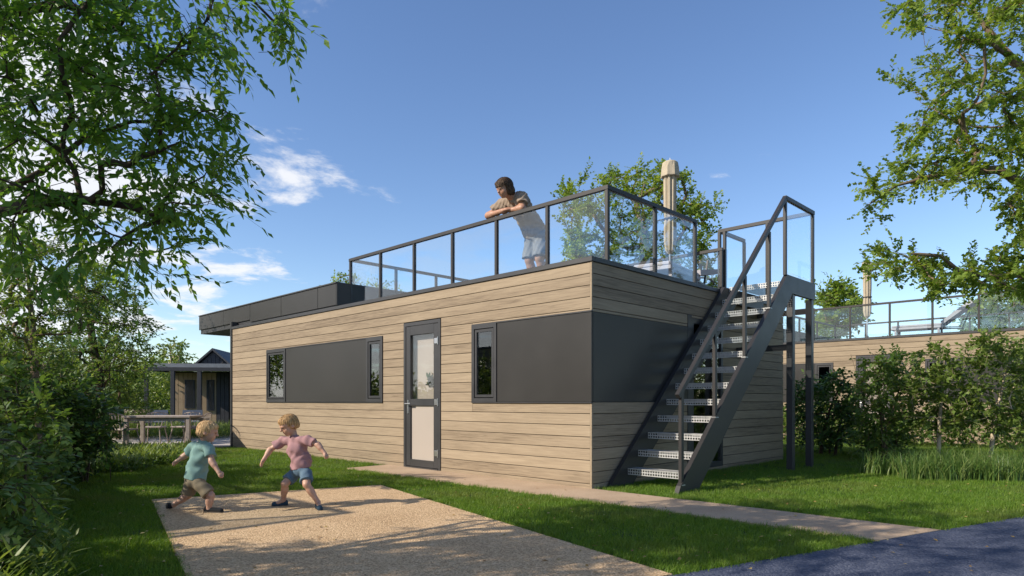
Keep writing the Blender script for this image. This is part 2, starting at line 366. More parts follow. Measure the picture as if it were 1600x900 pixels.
def scatter(name, pts, tuft, smin, smax, seed, label, tilt=0.15):
    me = bpy.data.meshes.new(name); me.vertices.add(len(pts)); me.vertices.foreach_set('co', np.ascontiguousarray(pts, np.float32).ravel()); me.update()
    o = bpy.data.objects.new(name, me); COL.objects.link(o)
    src = bpy.data.objects.new('grass_tuft', tuft)
    g = bpy.data.node_groups.new('scatter_' + name, 'GeometryNodeTree')
    g.interface.new_socket('Geometry', in_out='INPUT', socket_type='NodeSocketGeometry'); g.interface.new_socket('Geometry', in_out='OUTPUT', socket_type='NodeSocketGeometry')
    gi = g.nodes.new('NodeGroupInput'); go = g.nodes.new('NodeGroupOutput'); ip = g.nodes.new('GeometryNodeInstanceOnPoints')
    oi = g.nodes.new('GeometryNodeObjectInfo'); oi.inputs['Object'].default_value = src; oi.inputs['As Instance'].default_value = True
    rv = g.nodes.new('FunctionNodeRandomValue'); rv.data_type = 'FLOAT_VECTOR'; rv.inputs[0].default_value = (-tilt, -tilt, 0); rv.inputs[1].default_value = (tilt, tilt, 6.283); rv.inputs['Seed'].default_value = seed
    rs = g.nodes.new('FunctionNodeRandomValue'); rs.data_type = 'FLOAT'; rs.inputs[2].default_value = smin; rs.inputs[3].default_value = smax; rs.inputs['Seed'].default_value = seed + 5
    g.links.new(gi.outputs[0], ip.inputs['Points']); g.links.new(oi.outputs['Geometry'], ip.inputs['Instance'])
    g.links.new(rv.outputs[0], ip.inputs['Rotation']); g.links.new(rs.outputs[1], ip.inputs['Scale']); g.links.new(ip.outputs[0], go.inputs[0])
    md = o.modifiers.new('scatter', 'NODES'); md.node_group = g
    return tag(o, label, 'grass', kind='stuff')
rg = np.random.default_rng(5)
pts = []
for d0, d1, dens in ((2.6, 5.2, 900), (5.2, 7.5, 620), (7.5, 10.5, 400), (10.5, 15, 210), (15, 24, 80)):
    hw0 = 0.80*d1 + 1.2; n = int(dens*(d1-d0)*2*hw0)
    q = np.stack([rg.uniform(-hw0, hw0, n), rg.uniform(d0, d1, n)], 1)
    q = q[np.abs(q[:, 0]) < 0.80*q[:, 1] + 1.2]; pts.append(q)
pts = np.concatenate(pts)
keep = np.ones(len(pts), bool)
for pl in HARD: keep &= ~in_poly(pts, pl)
pts = pts[keep]; pts = np.c_[pts, np.zeros(len(pts))]
tm = tuft_mesh('grass_tuft', 16, 0.055, 0.030, 0.062, 0.0046, 0.8, 1); tm.materials.append(M['grass'])
tm2 = tuft_mesh('grass_tuft', 9, 0.05, 0.05, 0.095, 0.0050, 0.9, 2); tm2.materials.append(M['grass'])
sel = rg.uniform(size=len(pts))
patch = np.sin(pts[:, 0]*1.7 + 2*np.sin(pts[:, 1]*1.1)) * np.sin(pts[:, 1]*2.3 + pts[:, 0]*.6)
tall = sel < 0.10 + 0.07*patch
scatter('lawn', pts[~tall], tm, 0.75, 1.2, 3, 'short green lawn round the driveway and the chalet')
scatter('long_grass', pts[tall], tm2, 0.6, 1.1, 4, 'scattered longer grass blades standing in the lawn')
# ------------------------------------------------------------------ chalet: walls of planks, windows, door, roof
PITCH, Z0, ROWS = 0.1457, -0.075, 20
WL, WD, WT = 10.85, 5.84, 2.90                    # length (u), depth (v), top of the trim
def cut_rects(r, holes):
    """rectangle (a0,a1,b0,b1) minus the holes"""
    out = [r]
    for h in holes:
        nx = []
        for a0, a1, b0, b1 in out:
            c0, c1, e0, e1 = max(a0, h[0]), min(a1, h[1]), max(b0, h[2]), min(b1, h[3])
            if c0 >= c1 - 1e-6 or e0 >= e1 - 1e-6: nx.append((a0, a1, b0, b1)); continue
            if c0 - a0 > 0.02: nx.append((a0, c0, b0, b1))
            if a1 - c1 > 0.02: nx.append((c1, a1, b0, b1))
            if e0 - b0 > 0.015: nx.append((c0, c1, b0, e0))
            if b1 - e1 > 0.015: nx.append((c0, c1, e1, b1))
        out = nx
    return out
_plank = {}
def plank_mesh(l, h):
    k = (round(l, 3), round(h, 3))
    if k not in _plank:
        mb = MB().box((0, -0.010, 0), (l, 0.010, h), 0.003); me = raw_mesh('plank', mb.v, mb.f); me.materials.append(M['wood']); _plank[k] = me
    return _plank[k]
def planks(parent, length, holes, place, gap=0.007):
    """place(o, a, z): put the plank whose length runs along the wall from a"""
    for k in range(ROWS):
        for a0, a1, b0, b1 in cut_rects((0.0, length, Z0 + k*PITCH, Z0 + (k+1)*PITCH), holes):
            if b1 - b0 < 0.03: continue
            o = link('plank', plank_mesh(a1 - a0 - 0.002, b1 - b0 - gap), parent); place(o, a0 + 0.001, a1 - 0.001, b0 + gap/2)
def pl_front(o, a0, a1, z): o.location = (-0.014, a0, z); o.rotation_euler = (0, 0, math.pi/2)
def pl_side(o, a0, a1, z): o.location = (a0, -0.014, z)
def pl_back(o, a0, a1, z): o.location = (WD + 0.014, a0, z); o.rotation_euler = (0, 0, math.pi/2)

def railing(name, runs, zb, zt, parent_loc, rz, label, group=None, gmat='glass'):
    """runs: list of (list of (x,y) posts) in local axes; glass between neighbouring posts"""
    t = empty(name, parent_loc, rz); tag(t, label, 'railing', group)
    done = set()
    for run in runs:
        for p in run:
            k = (round(p[0], 2), round(p[1], 2))
            if k in done: continue
            done.add(k)
            boxo('post', (p[0]-.025, p[1]-.025, zb), (p[0]+.025, p[1]+.025, zt-.05), M['rail'], t, 0.003)
        for i in range(len(run)-1):
            a, b = np.array(run[i]), np.array(run[i+1]); d = (b-a)/np.linalg.norm(b-a); n = np.array([-d[1], d[0]])
            a2, b2 = a + d*.035, b - d*.035
            g = MB().add([(*(q + n*s*.004), z) for z in (zb+.05, zt-.055) for q, s in ((a2,-1),(b2,-1),(b2,1),(a2,1))],
                         [(0,3,2,1),(4,5,6,7),(0,1,5,4),(1,2,6,5),(2,3,7,6),(3,0,4,7)]).build('glass_pane', M[gmat], t)
        a, b = np.array(run[0]), np.array(run[-1]); d = (b-a)/np.linalg.norm(b-a)
        MB().bar((*(a - d*.028), zt-.022), (*(b + d*.028), zt-.022), 0.060, 0.052).build('top_rail', M['rail'], t)
    return t

def window(parent, u0, u1, z0, z1, x=-0.03, name='window'):
    """a small side-hung window in the long wall"""
    w = empty(name); w.parent = parent
    fw = 0.055; mb = MB()
    mb.box((x-.012, u0, z0), (x+.04, u1, z0+fw)).box((x-.012, u0, z1-fw), (x+.04, u1, z1)).box((x-.012, u0, z0+fw), (x+.04, u0+fw, z1-fw)).box((x-.012, u1-fw, z0+fw), (x+.04, u1, z1-fw))
    mb.build('frame', M['anthracite'], w)
    a0, a1, b0, b1 = u0+fw+.012, u1-fw-.012, z0+fw+.012, z1-fw-.012; s = 0.038; mb = MB()
    mb.box((x-.004, a0, b0), (x+.03, a1, b0+s)).box((x-.004, a0, b1-s), (x+.03, a1, b1)).box((x-.004, a0, b0+s), (x+.03, a0+s, b1-s)).box((x-.004, a1-s, b0+s), (x+.03, a1, b1-s))
    mb.build('sash', M['anthracite'], w)
    MB().box((x+.014, a0+s, b0+s), (x+.022, a1-s, b1-s)).build('pane', M['window_glass'], w)
    return w

def chalet(name, loc, rz, label, group, full=True):
    t = empty(name, loc, rz); tag(t, label, 'chalet', group)
    win = 0.55
    holes1 = [(0.0, 2.19, 1.0905, 2.216), (2.92, 3.89, -0.1, 2.395), (4.50, 8.99, 1.0905, 2.216)]
    holes2 = [(0.0, 2.30, 1.0905, 2.216), (2.42, 3.42, 0.06, 2.36)]
    # backing shell of the walls, with real openings where one can look in
    op1 = [(1.68, 2.17, 1.11, 2.19), (2.94, 3.87, 0.0, 2.38), (8.11, 8.97, 1.11, 2.19), (4.52, 5.0, 1.11, 2.19)]
    w1 = MB()
    for a0, a1, b0, b1 in cut_rects((0, WL, -0.1, 2.84), op1): w1.box((0.0, a0, b0), (0.09, a1, b1))
    w1 = w1.build('wall', M['core'], t); w1['label'] = 'sunlit long wall of pale horizontal planks'
    w2 = MB()
    for a0, a1, b0, b1 in cut_rects((0.09, WD, -0.1, 2.84), [(2.44, 3.40, 0.08, 2.34)]): w2.box((a0, 0.0, b0), (a1, 0.09, b1))
    w2 = w2.build('wall', M['core'], t); w2['label'] = 'shaded short wall of grey brown planks'
    planks(w1, WL, holes1, pl_front)
    planks(w2, WD, holes2, pl_side)
    w3 = MB().box((WD-.09, 0.09, -.1), (WD, WL, 2.84)).box((0.09, WL-.09, -.1), (WD-.09, WL, 2.84)).build('wall', M['core'], t)
    w3['label'] = 'rear walls of the chalet'
    boxo('floor', (0.09, 0.09, 0.0), (WD-.09, WL-.09, 0.05), M['interior'], t, 0)
    boxo('partition', (1.6, 0.1, 0.05), (1.65, WL-.1, 2.8), M['interior'], t, 0)
    # corner bead and end post
    MB().box((-0.026, -0.026, -.05), (0.0, 0.0, 1.09)).build('corner_bead', M['wood'], t); MB().box((-0.026, -0.026, 2.217), (0.0, 0.0, 2.84)).build('corner_bead', M['wood'], t)
    MB().box((-0.03, WL+.004, -.05), (0.10, WL+.13, 3.02)).box((-0.045, WL+.02, -.05), (-0.03, WL+.075, 3.02)).build('corner_post', M['anthracite'], t)
    # dark bands of sheet cladding
    def band(u0, u1):
        o = MB().box((-0.030, u0+.002, 1.0915), (-0.004, u1-.002, 2.2145), .003).build('cladding_panel', M['panel'], t); return o
    band(0.0-.028, 1.66); band(5.01, 8.09)
    MB().box((0.0-.002, -0.030, 1.0915), (2.30, -0.004, 2.2145), .003).build('cladding_panel', M['panel'], t)
    MB().box((2.302, -0.034, 0.03), (2.418, -0.003, 2.40), .003).build('downpipe_cover', M['anthracite'], t)
    MB().box((-0.040, 4.50, 2.215), (-0.004, 8.99, 2.232)).build('head_flashing', M['anthracite'], t)
    MB().box((-0.040, -0.03, 2.215), (-0.004, 2.19, 2.232)).build('head_flashing', M['anthracite'], t)
    MB().box((-0.044, 4.50, 1.076), (-0.004, 8.99, 1.090)).build('window_sill', M['anthracite'], t)
    MB().box((-0.044, -0.03, 1.076), (-0.004, 2.19, 1.090)).build('window_sill', M['anthracite'], t)
    window(t, 1.665, 2.19, 1.092, 2.2145); window(t, 8.095, 8.99, 1.092, 2.2145); window(t, 4.50, 5.005, 1.092, 2.2145)
    # glazed double door behind the stairs
    gd = empty('glazed_door'); gd.parent = t
    mb = MB()
    for x in (2.42, 3.36): mb.box((x, -0.03, 0.06), (x+.06, 0.03, 2.36))
    for x0, x1 in ((2.48, 3.36),): mb.box((x0, -0.03, 0.06), (x1, 0.03, 0.14)).box((x0, -0.03, 2.28), (x1, 0.03, 2.36))
    mb.build('frame', M['anthracite'], gd)
    for x0, x1 in ((2.48, 3.36),): MB().box((x0, -0.004, 0.14), (x1, 0.004, 2.28)).build('pane', M['window_glass'], gd)
    # front door
    door(t)
    # roof, trim, canopy
    MB().box((0.0, 0.0, 2.842), (WD, WL, 2.872)).build('roof', M['deck'], t)
    tr = MB(); tr.box((-0.045, -0.045, 2.838), (0.02, WL+.06, WT), .004).box((0.02, -0.045, 2.838), (WD+.045, 0.02, WT), .004).box((WD-.02, 0.02, 2.838), (WD+.045, WL+.06, WT), .004)
    tr.build('roof_trim', M['anthracite'], t)
    cn = MB().box((0.115, 6.25, 2.905), (WD+.02, 13.28, 3.36)).build('canopy', M['anthracite'], t)
    MB().box((0.12, WL+.14, 2.990), (WD, 13.25, 3.012)).build('soffit', M['soffit'], t)
    for a, b in ((13.30, 11.69), (11.69, 10.12), (10.12, 8.54), (8.54, 6.95), (6.95, 6.24)):
        z0 = 3.015 if a > 10.9 else 2.96
        MB().box((0.085, b+.006, z0), (0.112, a-.006, 3.375), .003).build('fascia_panel', M['panel'], cn)
    MB().box((0.065, 6.22, 3.377), (WD+.03, 13.32, 3.405), .004).build('canopy_capping', M['anthracite'], cn)
    MB().box((0.085, 6.21, 2.96), (WD, 6.238, 3.375), .003).build('fascia_panel', M['panel'], cn)
    MB().box((0.085, 13.302, 3.015), (WD, 13.328, 3.375), .003).build('fascia_panel', M['panel'], cn)
    for v in (0.25, 2.9, 5.6):
        boxo('canopy_post', (v-.05, 13.1, 0.0), (v+.05, 13.2, 2.99), M['anthracite'], t, .004) if v > 5 else None
    return t

def door(t):
    u0, u1, z1 = 2.925, 3.885, 2.39; d = empty('door'); d.parent = t; d['label'] = 'narrow glazed front door in a dark frame'
    x = -0.035; mb = MB(); fw = 0.055
    mb.box((x, u0, 0.0), (0.06, u0+fw, z1)).box((x, u1-fw, 0.0), (0.06, u1, z1)).box((x, u0+fw, z1-fw), (0.06, u1-fw, z1)).box((x-.01, u0+fw, 0.0), (0.06, u1-fw, 0.035))
    mb.build('frame', M['anthracite'], d)
    a0, a1, b0, b1 = u0+fw+.006, u1-fw-.006, 0.042, z1-fw-.006; s = 0.115; mb = MB(); y = -0.028
    mb.box((y, a0, b0), (0.03, a0+s, b1), .004).box((y, a1-s, b0), (0.03, a1, b1), .004).box((y+.001, a0+s, b1-s-.03), (0.03, a1-s, b1), 0).box((y+.001, a0+s, b0), (0.03, a1-s, b0+.11), 0).box((y+.001, a0+s, 1.03), (0.03, a1-s, 1.14), 0)
    mb.build('door_leaf', M['anthracite'], d)
    MB().box((0.0, a0+s, b0+.11), (0.008, a1-s, 1.03)).build('pane', M['door_glass'], d)
    MB().box((0.0, a0+s, 1.14), (0.008, a1-s, b1-s-.03)).build('pane', M['window_glass'], d)
    MB().box((0.085, u0+.08, 0.05), (0.088, u1-.08, 2.36)).build('blind', M['blind'], d)
    for z in (0.28, 1.085, 2.05):
        MB().box((y-.014, a0+.002, z-.045), (y+.002, a0+.085, z+.045), .004).tube([(y-.014, a0-.006, z-.06), (y-.014, a0-.006, z+.06)], 0.011, 8).build('hinge', M['steel'], d)
    hx = y-.006
    MB().box((hx-.006, a1-.075, 0.90), (hx+.006, a1-.04, 1.12), .004).tube([(hx-.004, a1-.057, 1.06), (hx-.055, a1-.057, 1.06)], .009, 8).tube([(hx-.052, a1-.045, 1.06), (hx-.052, a1-.19, 1.06)], .010, 8).build('handle', M['steel'], d)
M['door_glass'] = simple('frosted_door_glass', (0.40,0.35,0.31), 0.22, 0, 0.03, 1.0)

main = chalet('chalet', (CX, CY, 0), HROT, 'plank clad chalet with outdoor stairs, filling the middle of the view', 'flat roofed chalets')
nb = HW(13.6, -2.85, 0)
chalet('chalet', tuple(nb), HROT, 'further plank clad chalet behind the shrubs, at the right edge', 'flat roofed chalets')

# pot plant behind the door pane
pl = empty('pot_plant', tuple(HW(0.045, 3.32, 1.18)), HROT); tag(pl, 'small dark leafy plant hanging behind the door glass', 'plant')
mb = MB(); rr = random.Random(4)
for i in range(16):
    a = rr.uniform(0, 6.28); l = rr.uniform(.10, .24); z = rr.uniform(-1, 1)*l; w = 0.026; e = (0.02*math.sin(a), rr.uniform(-.07, .07), .26 + z)
    c = np.array([0, 0, .26]); e = np.array(e); s = np.array([0, w, 0.0])
    mb.add([c, (c+e)/2 - s, e, (c+e)/2 + s], [(0,1,2,3)])
mb.build('foliage', M['leaf_dark'], pl)
MB().lathe([(.035, .20), (.05, .22), (.055, .30), (.045, .305)], (0.0, -.05, 0), 10, lambda i, a: -.45*math.cos(a)**2).build('pot', M['anthracite'], pl)
MB().box((-.015, -.16, 0.18), (0.02, 0.06, 0.2)).build('bracket', M['anthracite'], pl)

sp = 1.03; zR = 3.89
front = [(0.40, 0.05 + sp*i) for i in range(7)]
railing('terrace_railing', [front, [(0.40, 0.05), (1.53, 0.05), (2.66, 0.05)],
        [(0.40, 0.05+sp*6), (1.47, 0.05+sp*6), (2.53, 0.05+sp*6), (3.59, 0.05+sp*6), (4.65, 0.05+sp*6)],
        [(4.65, 0.05+sp*6), (4.65, 5.09), (4.65, 3.95), (4.65, 2.81), (4.65, 1.67), (4.65, 0.62)]],
        2.873, zR, (CX, CY, 0), HROT, 'glass railing with dark posts round the roof terrace where the man leans', 'terrace railings')
railing('terrace_railing', [front, [(0.40, 0.05), (1.53, 0.05), (2.66, 0.05), (4.0, 0.05), (5.4, .05)],
        [(0.40, 0.05+sp*6), (2.0, 0.05+sp*6), (3.6, 0.05+sp*6), (5.4, 0.05+sp*6)], [(5.4, .05+sp*i) for i in range(7)]],
        2.873, zR, tuple(nb), HROT, 'glass railing on the roof of the further chalet behind the maple branches', 'terrace railings')

# chalet next door on the left: it stands outside the view and throws the straight shadow with the railing over the lawn
lp = np.array([-6.72, 4.08, 0.0])
nl = empty('chalet', tuple(lp), HROT); tag(nl, 'neighbouring chalet whose shadow crosses the lawn and driveway', 'chalet', 'flat roofed chalets')
wl = MB().box((-5.8, 0, -.1), (-0.02, 10.8, 2.84)).build('wall', M['core'], nl)
for k in range(ROWS):
    o = link('plank', plank_mesh(10.8, PITCH-.007), wl); o.location = (0.0, 0.0, Z0+k*PITCH); o.rotation_euler = (0, 0, math.pi/2)
    o = link('plank', plank_mesh(5.78, PITCH-.007), wl); o.location = (-5.78, -0.014, Z0+k*PITCH)
MB().box((-5.85, -0.05, 2.84), (0.04, 10.85, 2.9)).build('roof', M['anthracite'], nl)
railing('terrace_railing', [[(-.3, .3+1.1*i) for i in range(6)], [(-.3, .3), (-1.5, .3), (-2.7, .3), (-3.9, .3)]], 2.9, 3.92, tuple(lp), HROT,
        'railing on the neighbouring roof whose shadow lies on the driveway', 'terrace railings')

# ------------------------------------------------------------------ stairs
st = empty('staircase', (CX, CY, 0), HROT); tag(st, 'steel outdoor staircase with perforated treads up to the roof terrace', 'staircase')
SL = 0.95; V0 = 0.42
def up(v): return (v - V0)*SL
vt = V0 + 3.05/SL
prof = [(V0-.02, 0.0), (V0+.04, 0.09), (vt, 3.05), (4.78, 3.05), (4.78, 2.78), (vt+.20, 2.78), (V0+.46, 0.0)]
prof_in = [(V0-.16, 0.0), (V0-.10, 0.09), (vt-.30, 2.925), (4.78, 2.925), (4.78, 2.70), (vt+.12, 2.70), (V0+.32, 0.0)]
def prism_u(poly, u0, u1):                         # polygon in (v,z), extruded along u
    return MB().prism(poly, 1, u0, u1)
prism_u(prof, -0.98, -0.92).build('stringer', M['rail'], st)
prism_u(prof_in, -0.105, -0.045).build('stringer', M['rail'], st)
def perf(nx, ny, cell, rad, org, ex, ey, th=0.0025):
    """perforated plate: nx x ny cells with octagonal holes"""
    org, ex, ey = (np.array(q, float) for q in (org, ex, ey)); vs = []; fs = []
    for j in range(ny):
        for i in range(nx):
            c = org + ex*(i+.5)*cell + ey*(j+.5)*cell; b = len(vs)
            for a in range(8):
                an = math.pi/8 + a*math.pi/4
                vs.append(c + rad*cell*(ex*math.cos(an) + ey*math.sin(an)))
            sq = [(.5,.2071),(.2071,.5),(-.2071,.5),(-.5,.2071),(-.5,-.2071),(-.2071,-.5),(.2071,-.5),(.5,-.2071)]
            for s in sq: vs.append(c + cell*(ex*s[0] + ey*s[1]))
            cn = [(.5,.5),(-.5,.5),(-.5,-.5),(.5,-.5)]
            for s in cn: vs.append(c + cell*(ex*s[0] + ey*s[1]))
            for a in range(8): fs.append((b+a, b+8+a, b+8+(a+1)%8, b+(a+1)%8))
            for k, (p, q) in enumerate(((0,1),(2,3),(4,5),(6,7))): fs.append((b+8+p, b+16+k, b+8+q))
    return vs, fs
TW = 0.81; NXC = 22; cell = TW/NXC
tm_ = MB()
a, b = perf(NXC, 2, cell, .36, (0, 0, -0.0740), (0, -1, 0), (0, 0, 1)); tm_.add(a, b)         # nosing
a, b = perf(NXC, 6, cell, .30, (0, 0, 0), (0, -1, 0), (1, 0, 0)); tm_.add(a, b)             # top
tm_.box((-.002, -TW, -.003), (.004, 0, .003)).box((.236, -TW, -.05), (.241, 0, .0)).box((-.001, -TW, -.079), (.005, 0, -.072))
tme = raw_mesh('tread', tm_.v, tm_.f); tme.materials.append(M['galv'])
for i in range(1, 13):
    z = 0.2254*i; o = link('tread', tme, st); o.location = (V0 + (z - .02)/SL, -0.107, z)
lm = MB(); a, b = perf(NXC, 34, cell, .30, (0, 0, 0), (0, -1, 0), (1, 0, 0)); lm.add(a, b)
a, b = perf(NXC, 2, cell, .36, (0, 0, -0.0740), (0, -1, 0), (0, 0, 1)); lm.add(a, b)
lm.box((-.002, -TW, -.003), (.004, 0, .003)).box((1.252, -TW, -.06), (1.262, 0, .0))
o = lm.build('landing', M['galv'], st); o.location = (V0 + (2.93-.02)/SL, -0.107, 2.935)
for v in (3.93, 4.72):
    for u in (-0.91,):
        boxo('support_post', (v-.05, u-.05, 0.0), (v+.05, u+.05, 2.78), M['anthracite'], st, .005)
MB().bar((3.93, -.86, 1.95), (3.93, -.02, 1.95), .06, .09).build('cross_beam', M['anthracite'], st)
MB().bar((4.72, -.86, 2.60), (4.72, -.02, 2.60), .06, .09).build('cross_beam', M['anthracite'], st)
hu = -0.95; HRH = 1.14
for v in (V0+.10, 1.36, 2.22, 3.02):
    boxo('baluster', (v-.028, hu-.022, up(v)-.02), (v+.028, hu+.022, up(v)+HRH-.01), M['rail'], st, .003)
    MB().box((v-.04, hu-.032, up(v)-.005), (v+.04, hu+.032, up(v)+.006)).build('baluster_foot', M['galv'], st)
zL = 4.25; v1 = vt - 0.02
boxo('baluster', (v1-.03, hu-.022, 3.04), (v1+.03, hu+.022, zL-.05), M['rail'], st, .003)
boxo('baluster', (4.74-.03, hu-.022, 3.04), (4.74+.03, hu+.022, zL-.05), M['rail'], st, .003)
boxo('baluster', (4.74-.03, -.19-.022, 2.93), (4.74+.03, -.19+.022, zL-.05), M['rail'], st, .003)
for v, u in ((4.74, 0.60), (4.74, 0.70)): boxo('baluster', (v-.03, u-.025, 2.875), (v+.03, u+.025, zL-.05), M['rail'], st, .003)
MB().bar((V0+.02, hu, up(V0+.02)+HRH), (v1, hu, zL-.02), .055, .06).build('handrail', M['rail'], st)
MB().bar((v1-.02, hu, zL-.021), (4.77, hu, zL-.021), .055, .06).build('handrail', M['rail'], st)
MB().bar((4.74, hu+.03, zL-.022), (4.74, 0.72, zL-.022), .055, .058).build('handrail', M['rail'], st)
MB().bar((4.77, .70, zL-.022), (5.75, .70, zL-.022), .055, .058).build('handrail', M['rail'], st)
boxo('baluster', (5.72, .675, 2.875), (5.78, .725, zL-.05), M['rail'], st, .003)
for lo, hi in (((v1+.05, hu-.004, 3.10), (4.70, hu+.004, zL-.07)), ((4.736, hu+.04, 3.0), (4.744, -.23, zL-.07)), ((4.736, -.15, 2.98), (4.744, .56, zL-.07)), ((4.80, .696, 2.93), (5.70, .704, zL-.07))):
    MB().box(lo, hi).build('glass_pane', M['glass'], st)

# ------------------------------------------------------------------ things on the roofs
def parasol(pos, h, label, s=1.0):
    t = empty('parasol', tuple(pos)); tag(t, label, 'parasol', 'closed parasols')
    MB().tube([(0,0,0), (0,0,h)], .022*s, 10).build('pole', M['steel'], t)
    MB().lathe([(.27, 0.0), (.28, .03), (.26, .06), (.05, .07), (.04, .25)], (0,0,0), 18).build('base', M['anthracite'], t)
    L = 1.72*s
    pleat = lambda i, a: (-.30 if int(round(a/(2*math.pi)*24)) % 3 == 0 else .02*math.sin(5*a+i))
    MB().lathe([(.03*s, h-L-.03), (.085*s, h-L+.03), (.115*s, h-L+.18), (.120*s, h-L+.45), (.108*s, h-L+.61), (.118*s, h-L+.85), (.122*s, h-.30), (.11*s, h-.1)], (0,0,0), 24, pleat).build('canopy', M['parasol'], t)
    MB().lathe([(.170*s, h-.30*s), (.172*s, h-.28*s), (.160*s, h-.14*s), (.145*s, h-.04*s), (.11*s, h-.012), (.02, h)], (0,0,0), 24, lambda i, a: (.05 if int(round(a/(2*math.pi)*24)) % 3 == 1 else -.05) if i < 3 else 0).build('top_cover', M['parasol'], t)
    MB().lathe([(.118*s, h-L+.60), (.130*s, h-L+.605), (.130*s, h-L+.625), (.118*s, h-L+.63)], (0,0,0), 24).build('tie_strap', M['anthracite'], t)
    MB().tube([(0,0,h), (0,0,h+.06)], .008, 6).build('finial', M['steel'], t)
    return t
parasol(P(1047, 430, 12.0)*np.array([1,1,0]) + np.array([0,0,2.875]), 2.66, 'tall closed beige parasol on the near roof terrace', 0.98)
p2 = HV(1355, 500, 15.6); parasol(np.array([p2[0], p2[1], 2.875]), 2.55, 'closed beige parasol on the roof of the further chalet', 1.0)
def lounger(pos, rz, label, ang=35):
    t = empty('sun_lounger', tuple(pos), rz); tag(t, label, 'sun lounger', 'sun loungers on the roofs')
    MB().box((0, -.33, .24), (1.25, .33, .30), .008).build('frame', M['cushion'], t)
    for x in (.12, 1.15):
        for y in (-.28, .28): boxo('leg', (x-.025, y-.025, 0), (x+.025, y+.025, .24), M['cushion'], t, .003)
    MB().box((.02, -.31, .302), (1.24, .31, .37), .02).build('cushion', M['cushion'], t)
    a = math.radians(ang); c, s = math.cos(a), math.sin(a)
    def q(x, z): return (1.25 + x*c - z*s, .33 + x*s + z*c)
    poly = [q(0, 0), q(.85, 0), q(.85, .09), q(0, .09)]
    MB().prism(poly, 1, -.33, .33).build('backrest', M['cushion'], t)
    MB().bar((1.62, -.25, .22), (1.80, -.25, .68), .03, .03).bar((1.62, .25, .22), (1.80, .25, .68), .03, .03).bar((1.25, -.25, .25), (1.66, -.25, .23), .03, .03).bar((1.25, .25, .25), (1.66, .25, .23), .03, .03).build('backrest_support', M['anthracite'], t)
    return t
lounger(HW(2.2, .55, 2.875), HROT + math.radians(8), 'pale lounger behind the near terrace glass, beside the parasol', 10)
q = HV(1395, 520, 14.6); lounger((q[0], q[1], 2.875), HROT - math.pi/2 + math.radians(4), 'grey lounger with raised back on the further roof', 38)
# ------------------------------------------------------------------ garden house with pergola, far left
gh = empty('garden_house', tuple(P(225, 700, 25.0)*np.array([1,1,0])), math.radians(8)); tag(gh, 'small dark gabled garden house behind the dining table', 'house')
def vboards(parent, x0, x1, y, z0, z1, w, mat):
    n = int(round((x1-x0)/w)); w = (x1-x0)/n
    mb = MB().box((0, -.012, 0), (w-.012, .012, z1-z0), 0); me = raw_mesh('board', mb.v, mb.f); me.materials.append(mat)
    for i in range(n):
        o = link('board', me, parent); o.location = (x0 + i*w + .006, y, z0)
M['board_pale'] = wood('pale_vertical_board', [(0.50,0.38,0.25), (0.42,0.31,0.20), (0.34,0.25,0.16), (0.26,0.18,0.11)], 26.0, 26.0)
M['board_dark'] = simple('dark_stained_board', (0.030,0.032,0.040), 0.7, 0, 0.25, 12.0)
wg = MB().box((0.3, 2.2, 0), (2.0, 2.3, 2.35)).box((2.0, 2.2, 0), (4.2, 2.3, 2.35)).build('wall', M['core'], gh)
vboards(wg, 0.3, 2.0, 2.19, 0.0, 2.3, 0.19, M['board_pale']); vboards(wg, 2.0, 2.5, 2.19, 0, 2.3, .17, M['board_dark'])
for x0, x1, z0, z1 in ((0.75, 1.15, .8, 2.0), (1.62, 1.92, .7, 2.0)):
    w = MB().box((x0, 2.12, z0), (x1, 2.17, z1)).build('window', M['board_dark'], gh); MB().box((x0+.05, 2.108, z0+.05), (x1-.05, 2.116, z1-.05)).build('pane', M['window_glass'], w)
dg = MB().box((2.62, 2.12, 0), (3.42, 2.17, 2.15)).build('door', M['board_dark'], gh)
for x in (2.70, 3.07): MB().box((x, 2.108, .15), (x+.27, 2.116, 2.05)).build('pane', M['window_glass'], dg)
MB().box((0.0, 0.9, 2.36), (4.3, 2.35, 2.62)).build('parapet', simple('weathered_zinc', (0.20,0.21,0.225), .5), gh)
MB().box((0.0, 0.0, 2.28), (4.3, .12, 2.42)).box((0, .12, 2.30), (.12, 2.2, 2.40)).box((1.0, .12, 2.30), (1.12, .9, 2.40)).box((2.0, .12, 2.30), (2.12, .9, 2.40)).box((3.0, .12, 2.30), (3.12, .9, 2.40)).build('pergola_beam', M['board_dark'], gh)
for x in (0.06, 1.02, 2.0, 3.4): boxo('pergola_post', (x-.07, 0.005, 0), (x+.07, .125, 2.28), M['board_dark'], gh, .004)
GX = 1.75
gb = MB().prism([(GX-.65, 2.6), (GX+.65, 2.6), (GX, 3.22)], 1, 2.6, 6.0).build('gable_wall', M['board_dark'], gh)
for i in range(7):
    x = GX-.54 + .16*i; zt = 2.62 + .46*(1-abs(x+.07-GX)/.62); MB().box((x, 2.575, 2.62), (x+.145, 2.598, max(zt, 2.66))).build('board', M['board_dark'], gb)
for s in (-1, 1):
    a = np.array([GX, 3.27]); b = np.array([GX + s*.82, 2.53]); MB().prism([tuple(a), tuple(b), (b[0], b[1]+.09), (GX, 3.37)], 1, 2.45, 6.2).build('roof', M['slate'], gh)

